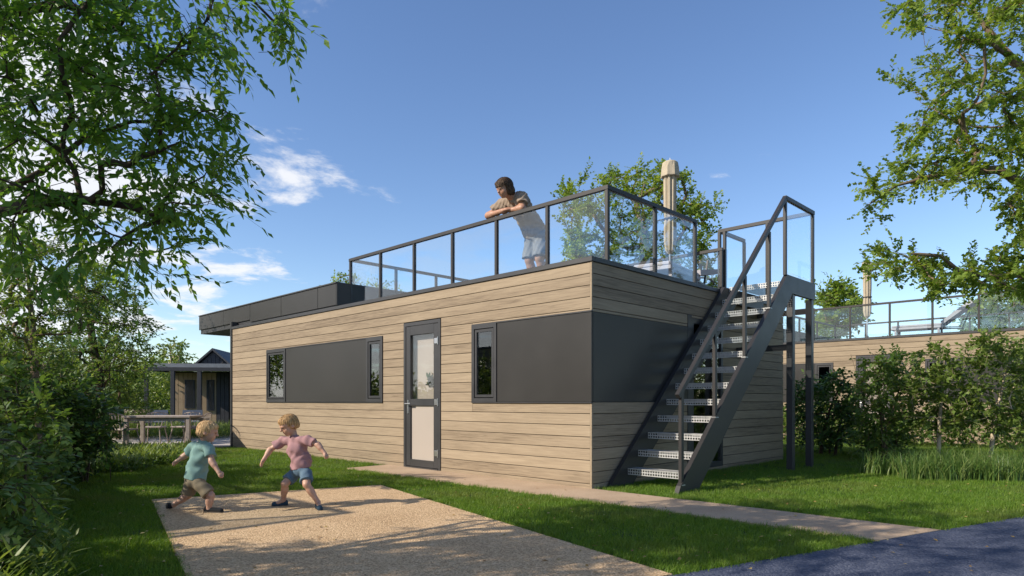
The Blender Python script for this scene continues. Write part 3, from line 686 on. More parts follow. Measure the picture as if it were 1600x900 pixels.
# ------------------------------------------------------------------ dining table and chairs on the patio
def at(px, d): return np.array([(px-800)/F*d, d, 0.028])
t = empty('dining_table', tuple(at(258, 15.0)), math.radians(3)); tag(t, 'long slim bleached wood dining table on the patio', 'table')
MB().box((-.74, -.42, .70), (.74, .42, .745), .006).build('table_top', M['table'], t)
for x in (-.68, .68):
    for y in (-.36, .36): boxo('leg', (x-.04, y-.04, 0), (x+.04, y+.04, .70), M['table'], t, .004)
MB().box((-.62, -.37, .63), (.62, -.35, .70)).build('apron', M['table'], t); MB().box((-.62, .35, .63), (.62, .37, .70)).build('apron', M['table'], t)
def chair(pos, rz, label):
    c = empty('garden_chair', tuple(pos), rz); tag(c, label, 'chair', 'chairs round the patio table')
    MB().box((-.23, -.22, .42), (.23, .24, .455), .012).build('seat', M['table'], c)
    for sx in (-1, 1):
        MB().tube([(sx*.19, -.17, .43), (sx*.25, -.26, 0)], .014, 8).build('leg', M['table'], c)
        MB().tube([(sx*.19, .18, .43), (sx*.25, .30, 0)], .014, 8).build('leg', M['table'], c)
        MB().tube([(sx*.22, -.16, .44), (sx*.27, -.14, .64), (sx*.28, .05, .66), (sx*.25, .26, .70)], .012, 8).build('arm', M['table'], c)
    mb = MB(); pts_ = [(.25*math.cos(a), .26 + .05*math.sin(a), .74 + .05*math.sin(a)) for a in np.linspace(0, math.pi, 9)]
    mb.tube(pts_, .014, 8); mb.build('back_rail', M['table'], c)
    for x in np.linspace(-.19, .19, 6): MB().tube([(x, .22, .45), (x*1.15, .285, .77)], .008, 6).build('spindle', M['table'], c)
chair(at(193, 14.6), math.radians(75), 'bleached wooden chair at the left end of the patio table')
chair(at(240, 16.0), math.radians(10), 'wooden chair behind the patio table, left of the two')
chair(at(288, 16.2), math.radians(-14), 'wooden chair behind the patio table, right of the two')
chair(at(306, 15.3), math.radians(-80), 'wooden chair at the right end of the patio table, above the small boy')
def bench(pos, rz, label):
    c = empty('garden_bench', tuple(pos), rz); tag(c, label, 'bench')
    for k in range(3): MB().box((-.7, -.2+.14*k, .42), (.7, -.09+.14*k, .45), .004).build('slat', M['table'], c)
    for k in range(2): MB().box((-.7, .24, .55+.16*k), (.7, .265, .67+.16*k), .004).build('back_slat', M['table'], c)
    for x in (-.6, .6):
        for y in (-.15, .22): boxo('leg', (x-.03, y-.03, 0), (x+.03, y+.03, .42 if y < 0 else .85), M['table'], c, .003)
bench(at(196, 19.5), math.radians(0), 'pale slatted bench beyond the patio table, by the trees')
lw = simple('blue_grey_chair_paint', (0.11,0.13,0.17), .6); 
for px, nm in ((244, 'left'), (299, 'right')):
    c = empty('lounge_chair', tuple(at(px, 23.5) - np.array([0,0,.028])), math.radians(20)); tag(c, 'blue grey lounge chair before the garden house, the %s one' % nm, 'chair', 'lounge chairs by the garden house')
    MB().box((-.33, -.3, .30), (.33, .3, .38), .02).build('seat', lw, c); MB().prism([(.25, .36), (.33, .36), (.46, .78), (.38, .78)], 0, -.33, .33).build('backrest', lw, c)
    for x in (-.36, .36): MB().box((x-.03, -.3, .52), (x+.03, .35, .56)).box((x-.03, -.3, 0), (x+.03, -.22, .52)).box((x-.03, .25, 0), (x+.03, .33, .52)).build('arm', lw, c)
# ------------------------------------------------------------------ plants: skeleton grown towards points in the crown, leaves on the twigs
def unit(a): return a/(np.linalg.norm(a, axis=-1, keepdims=True)+1e-9)
def grow(stems, targets, rg, step=0.25, wig=0.05, droop=0.0, tip_r=0.006, pw=2.35, base_r=None):
    """stems: list of polylines from the ground. Returns (paths, radii, last node of each target)"""
    pos = []; par = []; dirs = []; paths = []
    for s in stems:
        s = np.array(s, float); prev = -1; path = []
        for i in range(len(s)-1):
            L = np.linalg.norm(s[i+1]-s[i]); n = max(1, int(L/step))
            for k in range(n + (1 if i == len(s)-2 else 0)):
                p = s[i] + (s[i+1]-s[i])*k/n
                pos.append(p); par.append(prev); prev = len(pos)-1; path.append(prev); dirs.append(unit(s[i+1]-s[i]))
        paths.append(path)
    P0 = np.array(pos); dm = np.array([np.min(np.linalg.norm(P0 - t, axis=1)) for t in targets])
    tips = []
    cap = len(pos) + len(targets)*60; A = np.zeros((cap, 3)); B = np.zeros((cap, 3)); n = len(pos); A[:n] = P0; B[:n] = np.array(dirs)
    ok = np.ones(cap, bool)
    for p in stems: pass
    for ti in np.argsort(dm):
        t = targets[ti]; v = t - A[:n]; d = np.linalg.norm(v, axis=1)+1e-6
        cosang = np.sum(v*B[:n], axis=1)/d
        cost = d*(1.35 - 0.45*cosang) + 0.25*np.maximum(0, A[:n, 2]-t[2])
        j = int(np.argmin(cost)); L = d[j]; m = max(2, int(L/step)); p0 = A[j]; c = p0 + B[j]*L*0.4 + v[j]*0.15
        path = [j]; prev = j
        for k in range(1, m+1):
            s = k/m; q = (1-s)**2*p0 + 2*s*(1-s)*c + s*s*t
            if k < m: q = q + rg.normal(0, wig*step, 3)
            q[2] -= droop*L*s*s*0.3
            A[n] = q; par.append(prev); B[n] = unit(q - A[prev]); prev = n; path.append(n); n += 1
        paths.append(path); tips.append(prev)
    A = A[:n]; B = B[:n]; acc = np.zeros(n); kids = np.zeros(n, int)
    for i in range(n):
        if par[i] >= 0: kids[par[i]] += 1
    r = np.zeros(n)
    for i in range(n-1, -1, -1):
        if kids[i] == 0: acc[i] = max(acc[i], tip_r**pw)
        r[i] = acc[i]**(1/pw)
        if par[i] >= 0: acc[par[i]] += acc[i]
    # children always come after parents, so one sweep does it
    if base_r: r = tip_r + (r - tip_r)*((base_r - tip_r)/max(r.max() - tip_r, 1e-6))
    return A, B, r, paths, tips
def tubes(A, r, paths, nside=6):
    V = []; Fq = []; base = 0
    for path in paths:
        if len(path) < 2: continue
        p = A[path]; rad = r[path].copy()
        if len(path) > 1: rad[0] = min(rad[0], rad[1]*1.25)
        d = np.gradient(p, axis=0); d = unit(d); ref = np.array([0.31, 0.17, 0.93]); rr = unit(np.cross(d, ref)); uu = np.cross(d, rr)
        ns = nside if rad.max() > .012 else 4
        an = np.arange(ns)*2*math.pi/ns
        ring = p[:, None, :] + rad[:, None, None]*(np.cos(an)[None, :, None]*rr[:, None, :] + np.sin(an)[None, :, None]*uu[:, None, :])
        V.append(ring.reshape(-1, 3)); k = len(path)
        i, a = np.meshgrid(np.arange(k-1), np.arange(ns), indexing='ij')
        q = np.stack([i*ns+a, i*ns+(a+1) % ns, (i+1)*ns+(a+1) % ns, (i+1)*ns+a], -1).reshape(-1, 4) + base
        Fq.append(q); base += k*ns
    return np.concatenate(V), np.concatenate(Fq)
SHAPES = {   # leaf outline in (across, along), fold height; triangles
    'lance': (np.array([(0,0,0), (-.5,.42,.10), (0,.45,0), (.5,.42,.10), (0,1,-.12)]), [(0,2,1), (0,3,2), (1,2,4), (2,3,4)]),
    'diamond': (np.array([(0,0,0), (-.5,.45,.12), (.5,.45,.12), (0,1,-.08)]), [(0,3,1), (0,2,3)]),
    'maple': (np.array([(0,0,0), (-.62,.30,.06), (-.28,.52,.0), (-.42,.92,.0), (0,.62,.02), (0,1.08,-.1), (.42,.92,.0), (.28,.52,0), (.62,.30,.06)]),
              [(0,2,1), (0,4,2), (2,4,3), (4,6,5), (4,5,3), (0,7,4), (4,7,6), (0,8,7)]),
}
def leaf_mesh(name, pos, dirs, nrm, length, width, rnd, shape, mat):
    sh, tri = SHAPES[shape]; tri = np.array(tri); k = len(sh); n = len(pos)
    dirs = unit(dirs); side = unit(np.cross(dirs, nrm)); nn = np.cross(side, dirs)
    L = length[:, None, None]; W = width[:, None, None]
    V = pos[:, None, :] + side[:, None, :]*sh[None, :, 0:1]*W + dirs[:, None, :]*sh[None, :, 1:2]*L + nn[:, None, :]*sh[None, :, 2:3]*W
    Fc = (tri[None] + (np.arange(n)*k)[:, None, None]).reshape(-1, 3)
    me = np_mesh(name, V.reshape(-1, 3), Fc, np.repeat(rnd, len(tri))); me.materials.append(mat); return me
def sprays(A, B, tips, rg, per, slen, nleaf, spread, droop, back=2, par_paths=None, outward=None):
    """leafy twigs: returns leaf positions, directions, normals and twig lines"""
    pos, dr, nr, tw, grp = [], [], [], [], []
    for ti, tip in enumerate(tips):
        for k in range(per):
            b = A[tip] - B[tip]*rg.uniform(0, back)*slen*0.6 if k else A[tip]
            d = unit(B[tip]*1.0 + rg.normal(0, spread, 3) + np.array([0, 0, -droop*rg.uniform(.3, 1.2)]))
            l = slen*rg.uniform(.6, 1.25); m = max(3, int(nleaf*rg.uniform(.7, 1.2)))
            up_ = unit(np.array([0, 0, 1.0]) + rg.normal(0, .45, 3)); sd = unit(np.cross(d, up_)); gval = rg.uniform()
            s = (np.arange(m)+.8)/m; q = b + d*(s*l)[:, None] + np.array([0, 0, -1])*((s**2)*l*droop*.5)[:, None]
            sg = np.where(np.arange(m) % 2 == 0, 1.0, -1.0)[:, None]; sg[-1] = 0
            ld = unit(d*0.75 + sd*sg*0.85 + rg.normal(0, .22, (m, 3)) + np.array([0, 0, -droop*.8]))
            pos.append(q); dr.append(ld); nr.append(unit(np.cross(np.cross(ld, up_), ld) + rg.normal(0, .3, (m, 3)))); tw.append((b, q[-1])); grp.append(np.full(m, gval))
    return np.concatenate(pos), np.concatenate(dr), np.concatenate(nr), tw, np.concatenate(grp)
def twig_mesh(tw, r):
    a = np.array([t[0] for t in tw]); b = np.array([t[1] for t in tw]); d = unit(b-a); s = unit(np.cross(d, np.array([.2, .3, .9]))); u = np.cross(d, s); n = len(a)
    V = np.concatenate([np.stack([a+s*r, a-s*r*.5+u*r*.87, a-s*r*.5-u*r*.87], 1), np.stack([b+s*r*.4, b-s*r*.2+u*r*.35, b-s*r*.2-u*r*.35], 1)], 1).reshape(-1, 3)
    f = np.array([(0,1,4,3), (1,2,5,4), (2,0,3,5)]); return V, (f[None] + (np.arange(n)*6)[:, None, None]).reshape(-1, 4)
def plant(name, label, cat, stems, targets, seed, leaf, bark, group=None, per=4, slen=.3, nleaf=9, spread=.5, droop=.3, llen=.07, lwid=.03, shape='diamond', step=.25,
          tip_r=.005, base_r=None, wig=.12, back=2.0, sway=0.0, twigs=True, origin=None):
    rg = np.random.default_rng(seed); targets = np.array(targets)
    A, B, r, paths, tips = grow(stems, targets, rg, step, wig, sway, tip_r, base_r=base_r)
    o0 = np.array(stems[0][0]) if origin is None else np.array(origin)
    e = empty(name, tuple(o0)); tag(e, label, cat, group)
    # the stems are the trunk; boughs that leave it are branches; fine wood joins one mesh
    ns = len(stems); V, Fq = tubes(A, r, paths[:ns], 9); me = np_mesh('trunk', V - o0, Fq); link('trunk', me, e, M[bark], True)
    V, Fq = tubes(A, r, paths[ns:], 6); me = np_mesh('branches', V - o0, Fq); b = link('branch_work', me, e, M[bark], True); b['kind'] = 'stuff'
    pos, dr, nr, tw, grp = sprays(A, B, tips, rg, per, slen, nleaf, spread, droop, back)
    if twigs:
        V, Fq = twig_mesh(tw, max(tip_r*.5, .002)); me = np_mesh('twigs', V - o0, Fq); q = link('twig_work', me, e, M[bark]); q['kind'] = 'stuff'
    n = len(pos); ln = llen*rg.uniform(.65, 1.2, n); wd = lwid*rg.uniform(.75, 1.2, n)
    rnd = np.clip(.45*grp + .55*rg.uniform(size=n), 0, 1)
    me = leaf_mesh('crown', pos - o0, dr, nr, ln, wd, rnd, shape, M[leaf]); c = link('crown', me, e); c['kind'] = 'stuff'
    return e
def poly_targets(poly, n, d0, d1, rg, sp, gaps=()):
    """points inside a photo outline, spread over a range of depth"""
    poly = np.array(poly, float); lo, hi = poly.min(0), poly.max(0); out = []; px = []
    tries = 0
    while len(out) < n and tries < n*60:
        tries += 1; p = rg.uniform(lo, hi)
        if not in_poly(p[None], poly)[0]: continue
        if any(((p[0]-g[0])/g[2])**2 + ((p[1]-g[1])/g[3])**2 < 1 for g in gaps): continue
        d = rg.uniform(d0, d1)
        if px and np.min(np.sum((np.array(px) - np.array([p[0], p[1], d*60]))**2, 1)) < sp*sp: continue
        px.append((p[0], p[1], d*60)); out.append(P(p[0], p[1], d))
    return np.array(out)
def ell_targets(c, rad, n, rg, shell=0.45, zmin=None):
    out = []
    while len(out) < n:
        v = unit(rg.normal(size=3))*(shell + (1-shell)*rg.uniform()**.5); p = np.array(c) + v*np.array(rad)
        if zmin is not None and p[2] < zmin: continue
        out.append(p)
    return np.array(out)
RG = np.random.default_rng(11)
# --- big ash on the left: the trunk stands outside the view, the boughs reach in
tg = [poly_targets([(-30,-60), (340,-60), (368,60), (350,105), (300,105), (385,170), (378,235), (345,300), (330,350), (250,440), (195,400), (150,345), (90,330), (-30,345)], 215, 3.8, 5.0, RG, 16,
        gaps=((95,225,50,26), (50,250,50,34), (190,220,34,18), (95,165,40,16), (30,95,34,22), (150,285,55,20), (290,130,30,12), (250,255,30,12))),
      poly_targets([(360,-30), (425,-20), (478,62), (470,88), (440,55), (400,25), (355,0)], 9, 4.2, 4.6, RG, 10),
      poly_targets([(-20,330), (60,340), (130,380), (120,440), (40,420), (-20,430)], 9, 3.6, 4.4, RG, 14),
      poly_targets([(-500,-300), (300,-300), (300,-70), (-500,-70)], 70, 3.4, 4.8, RG, 25),
      ell_targets((-5.6, 2.5, 3.3), (2.0, .8, .5), 150, RG, .1), ell_targets((-4.4, 2.7, 4.1), (1.7, .8, .6), 140, RG, .1),
      ell_targets((-5.3, 1.5, 5.0), (3.2, 2.3, 1.9), 120, RG, .3, 2.9)]
tg = np.concatenate(tg); tg = tg[tg[:, 1] + .57*tg[:, 2] < 6.9 + .25*RG.normal(size=len(tg))]
b0 = np.array([-5.0, 2.9, 0])
stems = [[b0, b0+[.05,.05,1.2], b0+[.15,.25,2.2], b0+[.4,.6,3.4], b0+[.6,.7,5.2]],
         [b0+[.15,.25,2.2], P(-60,325,4.5), P(0,303,4.5), P(70,265,4.5), P(130,217,4.6), P(205,190,4.7), P(300,190,4.8)],
         [b0+[.13,.2,2.0], P(-60,340,4.2), P(10,328,4.2), P(110,310,4.25), P(200,322,4.35), P(270,345,4.4)],
         [b0+[.2,.3,2.5], P(-60,180,4.8), P(15,165,4.9), P(60,150,5.0), P(180,118,5.1), P(300,140,5.2)],
         [b0+[.4,.6,3.2], P(-40,30,4.5), P(100,5,4.5), P(180,40,4.6), P(260,95,4.7)]]
plant('ash_tree', 'large overhanging ash tree with drooping leaflets, filling the upper left', 'tree', stems, tg, 3, 'leaf_near', 'bark', None,
      per=4, slen=.34, nleaf=12, spread=.40, droop=.48, llen=.082, lwid=.034, shape='lance', step=.14, tip_r=.0026, wig=.10, base_r=.08, back=2.2)
# --- maple on the right, trunk outside the view
tg = [poly_targets([(1390,20), (1440,-40), (1660,-40), (1660,250), (1480,250), (1450,225), (1400,250), (1395,200), (1440,165), (1390,120), (1430,90)], 130, 8.0, 10.2, RG, 14, gaps=((1425,140,25,16), (1530,110,18,12), (1470,60,14,10))),
      poly_targets([(1330,320), (1350,270), (1420,235), (1600,215), (1640,330), (1530,300), (1440,310), (1350,350)], 46, 8.0, 9.4, RG, 12),
      poly_targets([(1345,400), (1400,378), (1500,400), (1640,380), (1640,462), (1480,462), (1440,440), (1380,440)], 60, 8.2, 9.8, RG, 12, gaps=((1420,392,14,9),)),
      poly_targets([(1540,320), (1640,330), (1640,390), (1590,370)], 10, 8.0, 9.4, RG, 12),
      ell_targets((9.6, 9.4, 5.6), (2.8, 2.6, 3.2), 110, RG, .4)]
tg = np.concatenate(tg); b0 = np.array([9.9, 9.6, 0])
stems = [[b0, b0+[-.1,0,1.4], b0+[-.2,-.1,3.0], b0+[-.1,-.1,5.0], b0+[0,0,8.2]],
         [b0+[-.12,0,1.8], P(1640,425,9.0), P(1560,432,9.0), P(1500,425,8.9), P(1470,400,8.9), P(1400,395,8.8)],
         [b0+[-.2,-.1,2.9], P(1640,310,9.0), P(1560,265,9.0), P(1480,270,8.9), P(1400,290,8.8), P(1350,325,8.7)],
         [b0+[-.15,-.1,4.2], P(1640,140,9.2), P(1580,90,9.3), P(1530,30,9.4), P(1500,-30,9.4)]]
plant('maple_tree', 'tall maple reaching in from the right edge with sunlit lobed leaves', 'tree', stems, tg, 5, 'leaf_right', 'bark_mid', None,
      per=9, slen=.23, nleaf=9, spread=.85, droop=.10, llen=.052, lwid=.048, shape='maple', step=.16, tip_r=.0030, wig=.16, base_r=.075, back=2.0)
# --- tree behind the terrace
tg = poly_targets([(880,440), (875,300), (905,272), (950,268), (985,248), (1015,262), (1060,262), (1085,290), (1122,312), (1118,360), (1122,450)], 190, 19.5, 23.5, RG, 13, gaps=((930,300,10,9), (1088,420,10,14)))
b0 = P(1000, 700, 21.5)*np.array([1,1,0])
plant('broad_tree', 'leafy broad tree behind the roof terrace and its tall parasol', 'tree', [[b0, b0+[0,0,2], b0+[.2,0,4], b0+[.1,0,7.4]], [b0+[0,0,2.2], b0+[-1.2,0,4.2], b0+[-2.0,.3,5.8]], [b0+[0,0,2.5], b0+[1.4,-.3,4.4], b0+[2.0,0,5.5]]],
      tg, 7, 'leaf_right', 'bark_mid', None, per=9, slen=.42, nleaf=9, spread=.8, droop=.10, llen=.115, lwid=.095, shape='diamond', step=.4, tip_r=.009, wig=.15, base_r=.2)
# --- left middle distance
def quick_tree(name, label, poly, n, d0, d1, trunk_px, trunk_d, top_py, leaf, bark, seed, sp=12, gaps=(), group='trees and shrubs beyond the lawn', cat='tree', multi=1, **k):
    tg = poly_targets(poly, n, d0, d1, RG, sp, gaps); b0 = P(trunk_px, 700, trunk_d)*np.array([1,1,0]); ht = P(trunk_px, top_py, trunk_d)[2]
    rr = np.random.default_rng(seed); stems = []
    for i in range(multi):
        o = np.array([*rr.normal(0, .12*(multi > 1), 2), 0]); ln = np.array([*rr.normal(0, .10*ht + .12*ht*(multi > 1), 2), 0])
        stems.append([b0+o, b0+o+ln*.15+[0,0,ht*.3], b0+o+ln*.5+[0,0,ht*.65], b0+o+ln+[0,0,ht*.95]])
    return plant(name, label, cat, stems, tg, seed, leaf, bark, group, **k)
quick_tree('elder_tree', 'airy young tree behind the ash boughs at the left edge', [(-40,380), (30,360), (70,345), (110,360), (150,400), (150,470), (120,540), (60,600), (-40,600)], 150, 6.8, 8.0, 62, 7.4, 350, 'leaf_mid', 'bark_mid', 21,
           per=6, slen=.18, nleaf=9, spread=.7, droop=.15, llen=.052, lwid=.030, step=.15, tip_r=.003, base_r=.045)
quick_tree('mountain_ash', 'rounded dense tree left of the garden house', [(110,430), (160,405), (200,440), (238,500), (242,560), (215,600), (120,620), (90,560)], 150, 15.5, 18.5, 165, 17, 420, 'leaf_mid', 'bark', 22,
           per=7, slen=.42, nleaf=9, spread=.6, droop=.2, llen=.115, lwid=.055, step=.3, tip_r=.006, base_r=.12)
quick_tree('willow_shrub', 'fresh light green shrub between the left trees and the patio', [(120,560), (180,530), (225,560), (232,640), (200,672), (110,672)], 120, 17, 19.5, 178, 18.2, 550, 'leaf_light', 'bark_mid', 23, cat='shrub', multi=3,
           per=8, slen=.44, nleaf=10, spread=.6, droop=.1, llen=.105, lwid=.042, step=.26, tip_r=.004, base_r=.04)
quick_tree('hazel_shrub', 'tall mixed green shrub under the airy tree, left side', [(-30,520), (60,500), (120,540), (140,620), (120,690), (-30,690)], 170, 8.4, 10.0, 95, 9.2, 520, 'leaf_mid', 'bark_pale', 24, cat='shrub', multi=3,
           per=6, slen=.24, nleaf=8, spread=.8, droop=.1, llen=.075, lwid=.045, step=.18, tip_r=.003, base_r=.03)
quick_tree('laurel_shrub', 'dark broad leaved shrub left of the patio table', [(50,605), (110,590), (155,610), (178,645), (170,705), (120,730), (50,720)], 120, 8.0, 9.2, 125, 8.7, 590, 'leaf_dark', 'bark', 25, cat='shrub', multi=4,
           per=6, slen=.22, nleaf=7, spread=.9, droop=.1, llen=.095, lwid=.055, shape='lance', step=.15, tip_r=.003, base_r=.022)
quick_tree('laurel_shrub', 'dark shrub at the left edge behind the nearest leaves', [(-60,580), (30,570), (90,640), (110,720), (80,770), (-60,780)], 110, 5.8, 7.2, 20, 6.6, 570, 'leaf_mid', 'bark', 26, cat='shrub', multi=4,
           per=6, slen=.2, nleaf=8, spread=.9, droop=.15, llen=.085, lwid=.045, shape='lance', step=.13, tip_r=.003, base_r=.022)
quick_tree('viburnum_shrub', 'nearest leafy shrub in the lower left corner', [(-80,690), (10,680), (60,730), (80,800), (70,900), (-80,930)], 90, 3.6, 4.5, -20, 4.1, 690, 'leaf_mid', 'bark', 27, cat='shrub', multi=4,
           per=5, slen=.16, nleaf=8, spread=.9, droop=.2, llen=.080, lwid=.034, shape='lance', step=.1, tip_r=.0022, base_r=.015)
quick_tree('birch_tree', 'thin pale tree beyond the garden house roof', [(240,560), (250,540), (275,535), (300,560), (295,600), (250,600)], 45, 33, 36, 272, 34.5, 540, 'leaf_light', 'bark_pale', 28, group='far trees',
           per=6, slen=.6, nleaf=7, spread=.9, droop=.1, llen=.20, lwid=.13, step=.5, tip_r=.010, base_r=.1)
# --- right hand shrubs and young trees
quick_tree('holly_shrub', 'dark low shrub right behind the stair posts', [(1238,600), (1290,585), (1335,600), (1345,680), (1300,705), (1240,690)], 80, 12.6, 14.0, 1290, 13.3, 590, 'leaf_dark', 'bark', 31, group='shrubs before the further chalet', cat='shrub', multi=4,
           per=6, slen=.26, nleaf=8, spread=.9, droop=.1, llen=.10, lwid=.06, step=.2, tip_r=.004, base_r=.03)
quick_tree('lilac_shrub', 'large dark green shrub before the dark door of the further chalet', [(1320,640), (1345,570), (1380,545), (1415,560), (1430,650), (1410,712), (1330,712)], 100, 11.4, 13.0, 1375, 12.2, 545, 'leaf_mid', 'bark_mid', 32, group='shrubs before the further chalet', cat='shrub', multi=4,
           per=6, slen=.26, nleaf=8, spread=.8, droop=.08, llen=.095, lwid=.062, step=.2, tip_r=.004, base_r=.03)
quick_tree('young_birch', 'pale stemmed young tree, left of the two above the tall grass', [(1405,640), (1420,570), (1445,540), (1475,545), (1510,600), (1515,660), (1470,668), (1410,660)], 70, 10.6, 11.6, 1466, 11.1, 545, 'leaf_light', 'bark_pale', 33, group='shrubs before the further chalet', multi=1,
           per=6, slen=.20, nleaf=8, spread=.9, droop=.05, llen=.082, lwid=.058, step=.16, tip_r=.0034, base_r=.034)
quick_tree('young_birch', 'pale stemmed young tree, right of the two above the tall grass', [(1490,640), (1505,560), (1530,508), (1560,520), (1610,560), (1640,665), (1560,672), (1500,660)], 90, 10.4, 11.6, 1546, 11.0, 510, 'leaf_light', 'bark_pale', 34, group='shrubs before the further chalet', multi=1,
           per=6, slen=.20, nleaf=8, spread=.9, droop=.05, llen=.082, lwid=.058, step=.16, tip_r=.0034, base_r=.034)
quick_tree('lilac_shrub', 'tall leafy shrub at the right edge under the maple', [(1560,640), (1580,540), (1620,500), (1700,520), (1720,700), (1570,705)], 70, 11.5, 12.8, 1630, 12.0, 520, 'leaf_light', 'bark_mid', 35, group='shrubs before the further chalet', cat='shrub', multi=3,
           per=6, slen=.26, nleaf=8, spread=.9, droop=.08, llen=.095, lwid=.062, step=.2, tip_r=.004, base_r=.03)
quick_tree('round_tree', 'small crown beside the parasol beyond the further chalet', [(1275,500), (1280,455), (1300,435), (1325,445), (1345,470), (1345,520), (1275,530)], 70, 27, 30, 1308, 28.5, 440, 'leaf_right', 'bark_mid', 36, group='far trees',
           per=7, slen=.6, nleaf=8, spread=.8, droop=.1, llen=.2, lwid=.14, step=.5, tip_r=.01, base_r=.14)
quick_tree('round_tree', 'tree crown seen through the railing glass at the far right', [(1500,520), (1520,465), (1560,448), (1640,440), (1680,520)], 80, 26, 29, 1590, 27.5, 445, 'leaf_right', 'bark_mid', 37, group='far trees',
           per=7, slen=.6, nleaf=8, spread=.8, droop=.1, llen=.2, lwid=.14, step=.5, tip_r=.01, base_r=.14)
quick_tree('round_tree', 'low tree crown peeping over the dark canopy of the near chalet', [(515,440), (530,425), (560,430), (620,445), (640,480), (515,480)], 30, 30, 32, 570, 31, 432, 'leaf_right', 'bark_mid', 38, group='far trees',
           per=6, slen=.6, nleaf=7, spread=.9, droop=.1, llen=.17, lwid=.11, step=.5, tip_r=.01, base_r=.12)
# --- hedge behind everything: one green mass, uncountable leaves
def hedge(name, label, a, b, h, w, n, leaf, seed, llen):
    rg = np.random.default_rng(seed); a = np.array(a, float); b = np.array(b, float); s = rg.uniform(size=n); L = np.linalg.norm(b-a); d = (b-a)/L; nn = np.array([-d[1], d[0]])
    z = h*rg.uniform(size=n)**.8*(1 + .22*np.sin(s*L*1.3) + .14*np.sin(s*L*3.1+1) + .1*np.sin(s*L*7)); xy = a + d*(s*L)[:, None] + nn*(rg.normal(0, w, n))[:, None]
    pos = np.c_[xy, z]; dr = unit(rg.normal(size=(n, 3)) + [0,0,.3]); nr = unit(rg.normal(size=(n, 3)))
    me = leaf_mesh(name, pos, dr, nr, llen*rg.uniform(.6, 1.3, n), llen*.6*rg.uniform(.7, 1.2, n), rg.uniform(size=n), 'diamond', M[leaf]); o = link(name, me); return tag(o, label, 'hedge', kind='stuff')
hedge('far_hedge', 'distant mixed hedge closing the garden on the left', (-40, 42), (-6, 46), 3.0, 1.0, 26000, 'leaf_mid', 51, .30)
hedge('far_hedge', 'distant hedge behind the further chalet on the right', (2, 44), (44, 30), 3.6, 1.0, 26000, 'leaf_mid', 52, .30)
hedge('shrub_bank', 'dense mixed shrub bank behind the patio bench', (-24, 22), (-14.2, 30), 2.1, .8, 16000, 'leaf_light', 53, .16)
hedge('shrub_bank', 'dark shrub bank under the windows of the further chalet', tuple(HW(12.4, 3.5, 0)[:2]), tuple(HW(11.8, -4.5, 0)[:2]), 0.85, .40, 9000, 'leaf_mid', 54, .10)
hedge('shrub_bank', 'dense dark shrub bank behind the left bushes', (-13.5, 9.5), (-8.6, 13.0), 1.5, .6, 12000, 'leaf_mid', 55, .13)
# --- low planting along the lawn, left
def bed(name, label, pts, seed, per, llen, lwid, h, leaf, cat='plants', shape='lance'):
    rg = np.random.default_rng(seed); n = len(pts)*per; base = np.repeat(pts, per, 0); t = rg.uniform(size=n); az = rg.uniform(0, 6.283, n)
    hd = np.stack([np.cos(az), np.sin(az), np.zeros(n)], 1); pos = np.c_[base + rg.normal(0, .05, (n, 2)), h*t*rg.uniform(.7, 1.1, n)]
    dr = unit(hd*.8 + np.array([0,0,1.0])*rg.uniform(.1, 1.3, n)[:, None]); nr = unit(np.array([0,0,1.0]) - hd*.5 + rg.normal(0, .2, (n, 3)))
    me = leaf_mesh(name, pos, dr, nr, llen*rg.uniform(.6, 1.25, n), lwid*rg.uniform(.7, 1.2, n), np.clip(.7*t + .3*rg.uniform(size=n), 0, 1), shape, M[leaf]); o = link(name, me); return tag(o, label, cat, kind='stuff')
def ground_px(poly, n, rg):
    poly = np.array([G(*p)[:2] for p in poly]); lo, hi = poly.min(0), poly.max(0); out = []
    q = rg.uniform(lo, hi, (n*6, 2)); return q[in_poly(q, poly)][:n]
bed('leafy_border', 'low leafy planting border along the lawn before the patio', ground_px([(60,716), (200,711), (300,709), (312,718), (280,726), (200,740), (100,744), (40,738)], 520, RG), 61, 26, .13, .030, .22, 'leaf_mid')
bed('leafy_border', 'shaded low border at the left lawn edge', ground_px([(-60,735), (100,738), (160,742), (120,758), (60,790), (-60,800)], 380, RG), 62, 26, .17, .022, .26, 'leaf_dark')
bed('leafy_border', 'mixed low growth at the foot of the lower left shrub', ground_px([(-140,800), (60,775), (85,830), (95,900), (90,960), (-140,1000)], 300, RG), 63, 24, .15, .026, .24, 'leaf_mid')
# --- tall grass clumps, right
def clump(pos, seed, h, label):
    me = tuft_mesh('grass_clump', 130, .17, h*.55, h, .014, .75, seed, 0.7, 4); me.materials.append(M['reed'])
    o = link('ornamental_grass', me); o.location = tuple(pos); return tag(o, label, 'grass clump', 'tall grass clumps edging the lawn')
cl = [(1362, 741, .48), (1395, 744, .46), (1425, 750, .50), (1452, 750, .52), (1484, 752, .48), (1512, 751, .50), (1540, 752, .47), (1572, 753, .50), (1600, 752, .48), (1632, 752, .5),
      (1410, 732, .5), (1470, 733, .5), (1530, 732, .52), (1590, 732, .5), (1436, 738, .5), (1500, 739, .5), (1560, 739, .5)]
for i, (px, py, h) in enumerate(cl):
    row = 'front' if py > 739 else 'back'
    lab = 'tall arching grass clump at the near left end of the row' if i == 0 else 'tall arching grass clump in the %s row under the pale stemmed trees' % row
    clump(G(px, py), 70+i, h*1.05, lab)
# far grass strip by the patio
bed('meadow_strip', 'long sunlit grass between the patio and the garden house', np.stack([RG.uniform(-12.5, -8.2, 700), RG.uniform(18.5, 21.5, 700)], 1), 64, 12, .34, .02, .25, 'leaf_light')

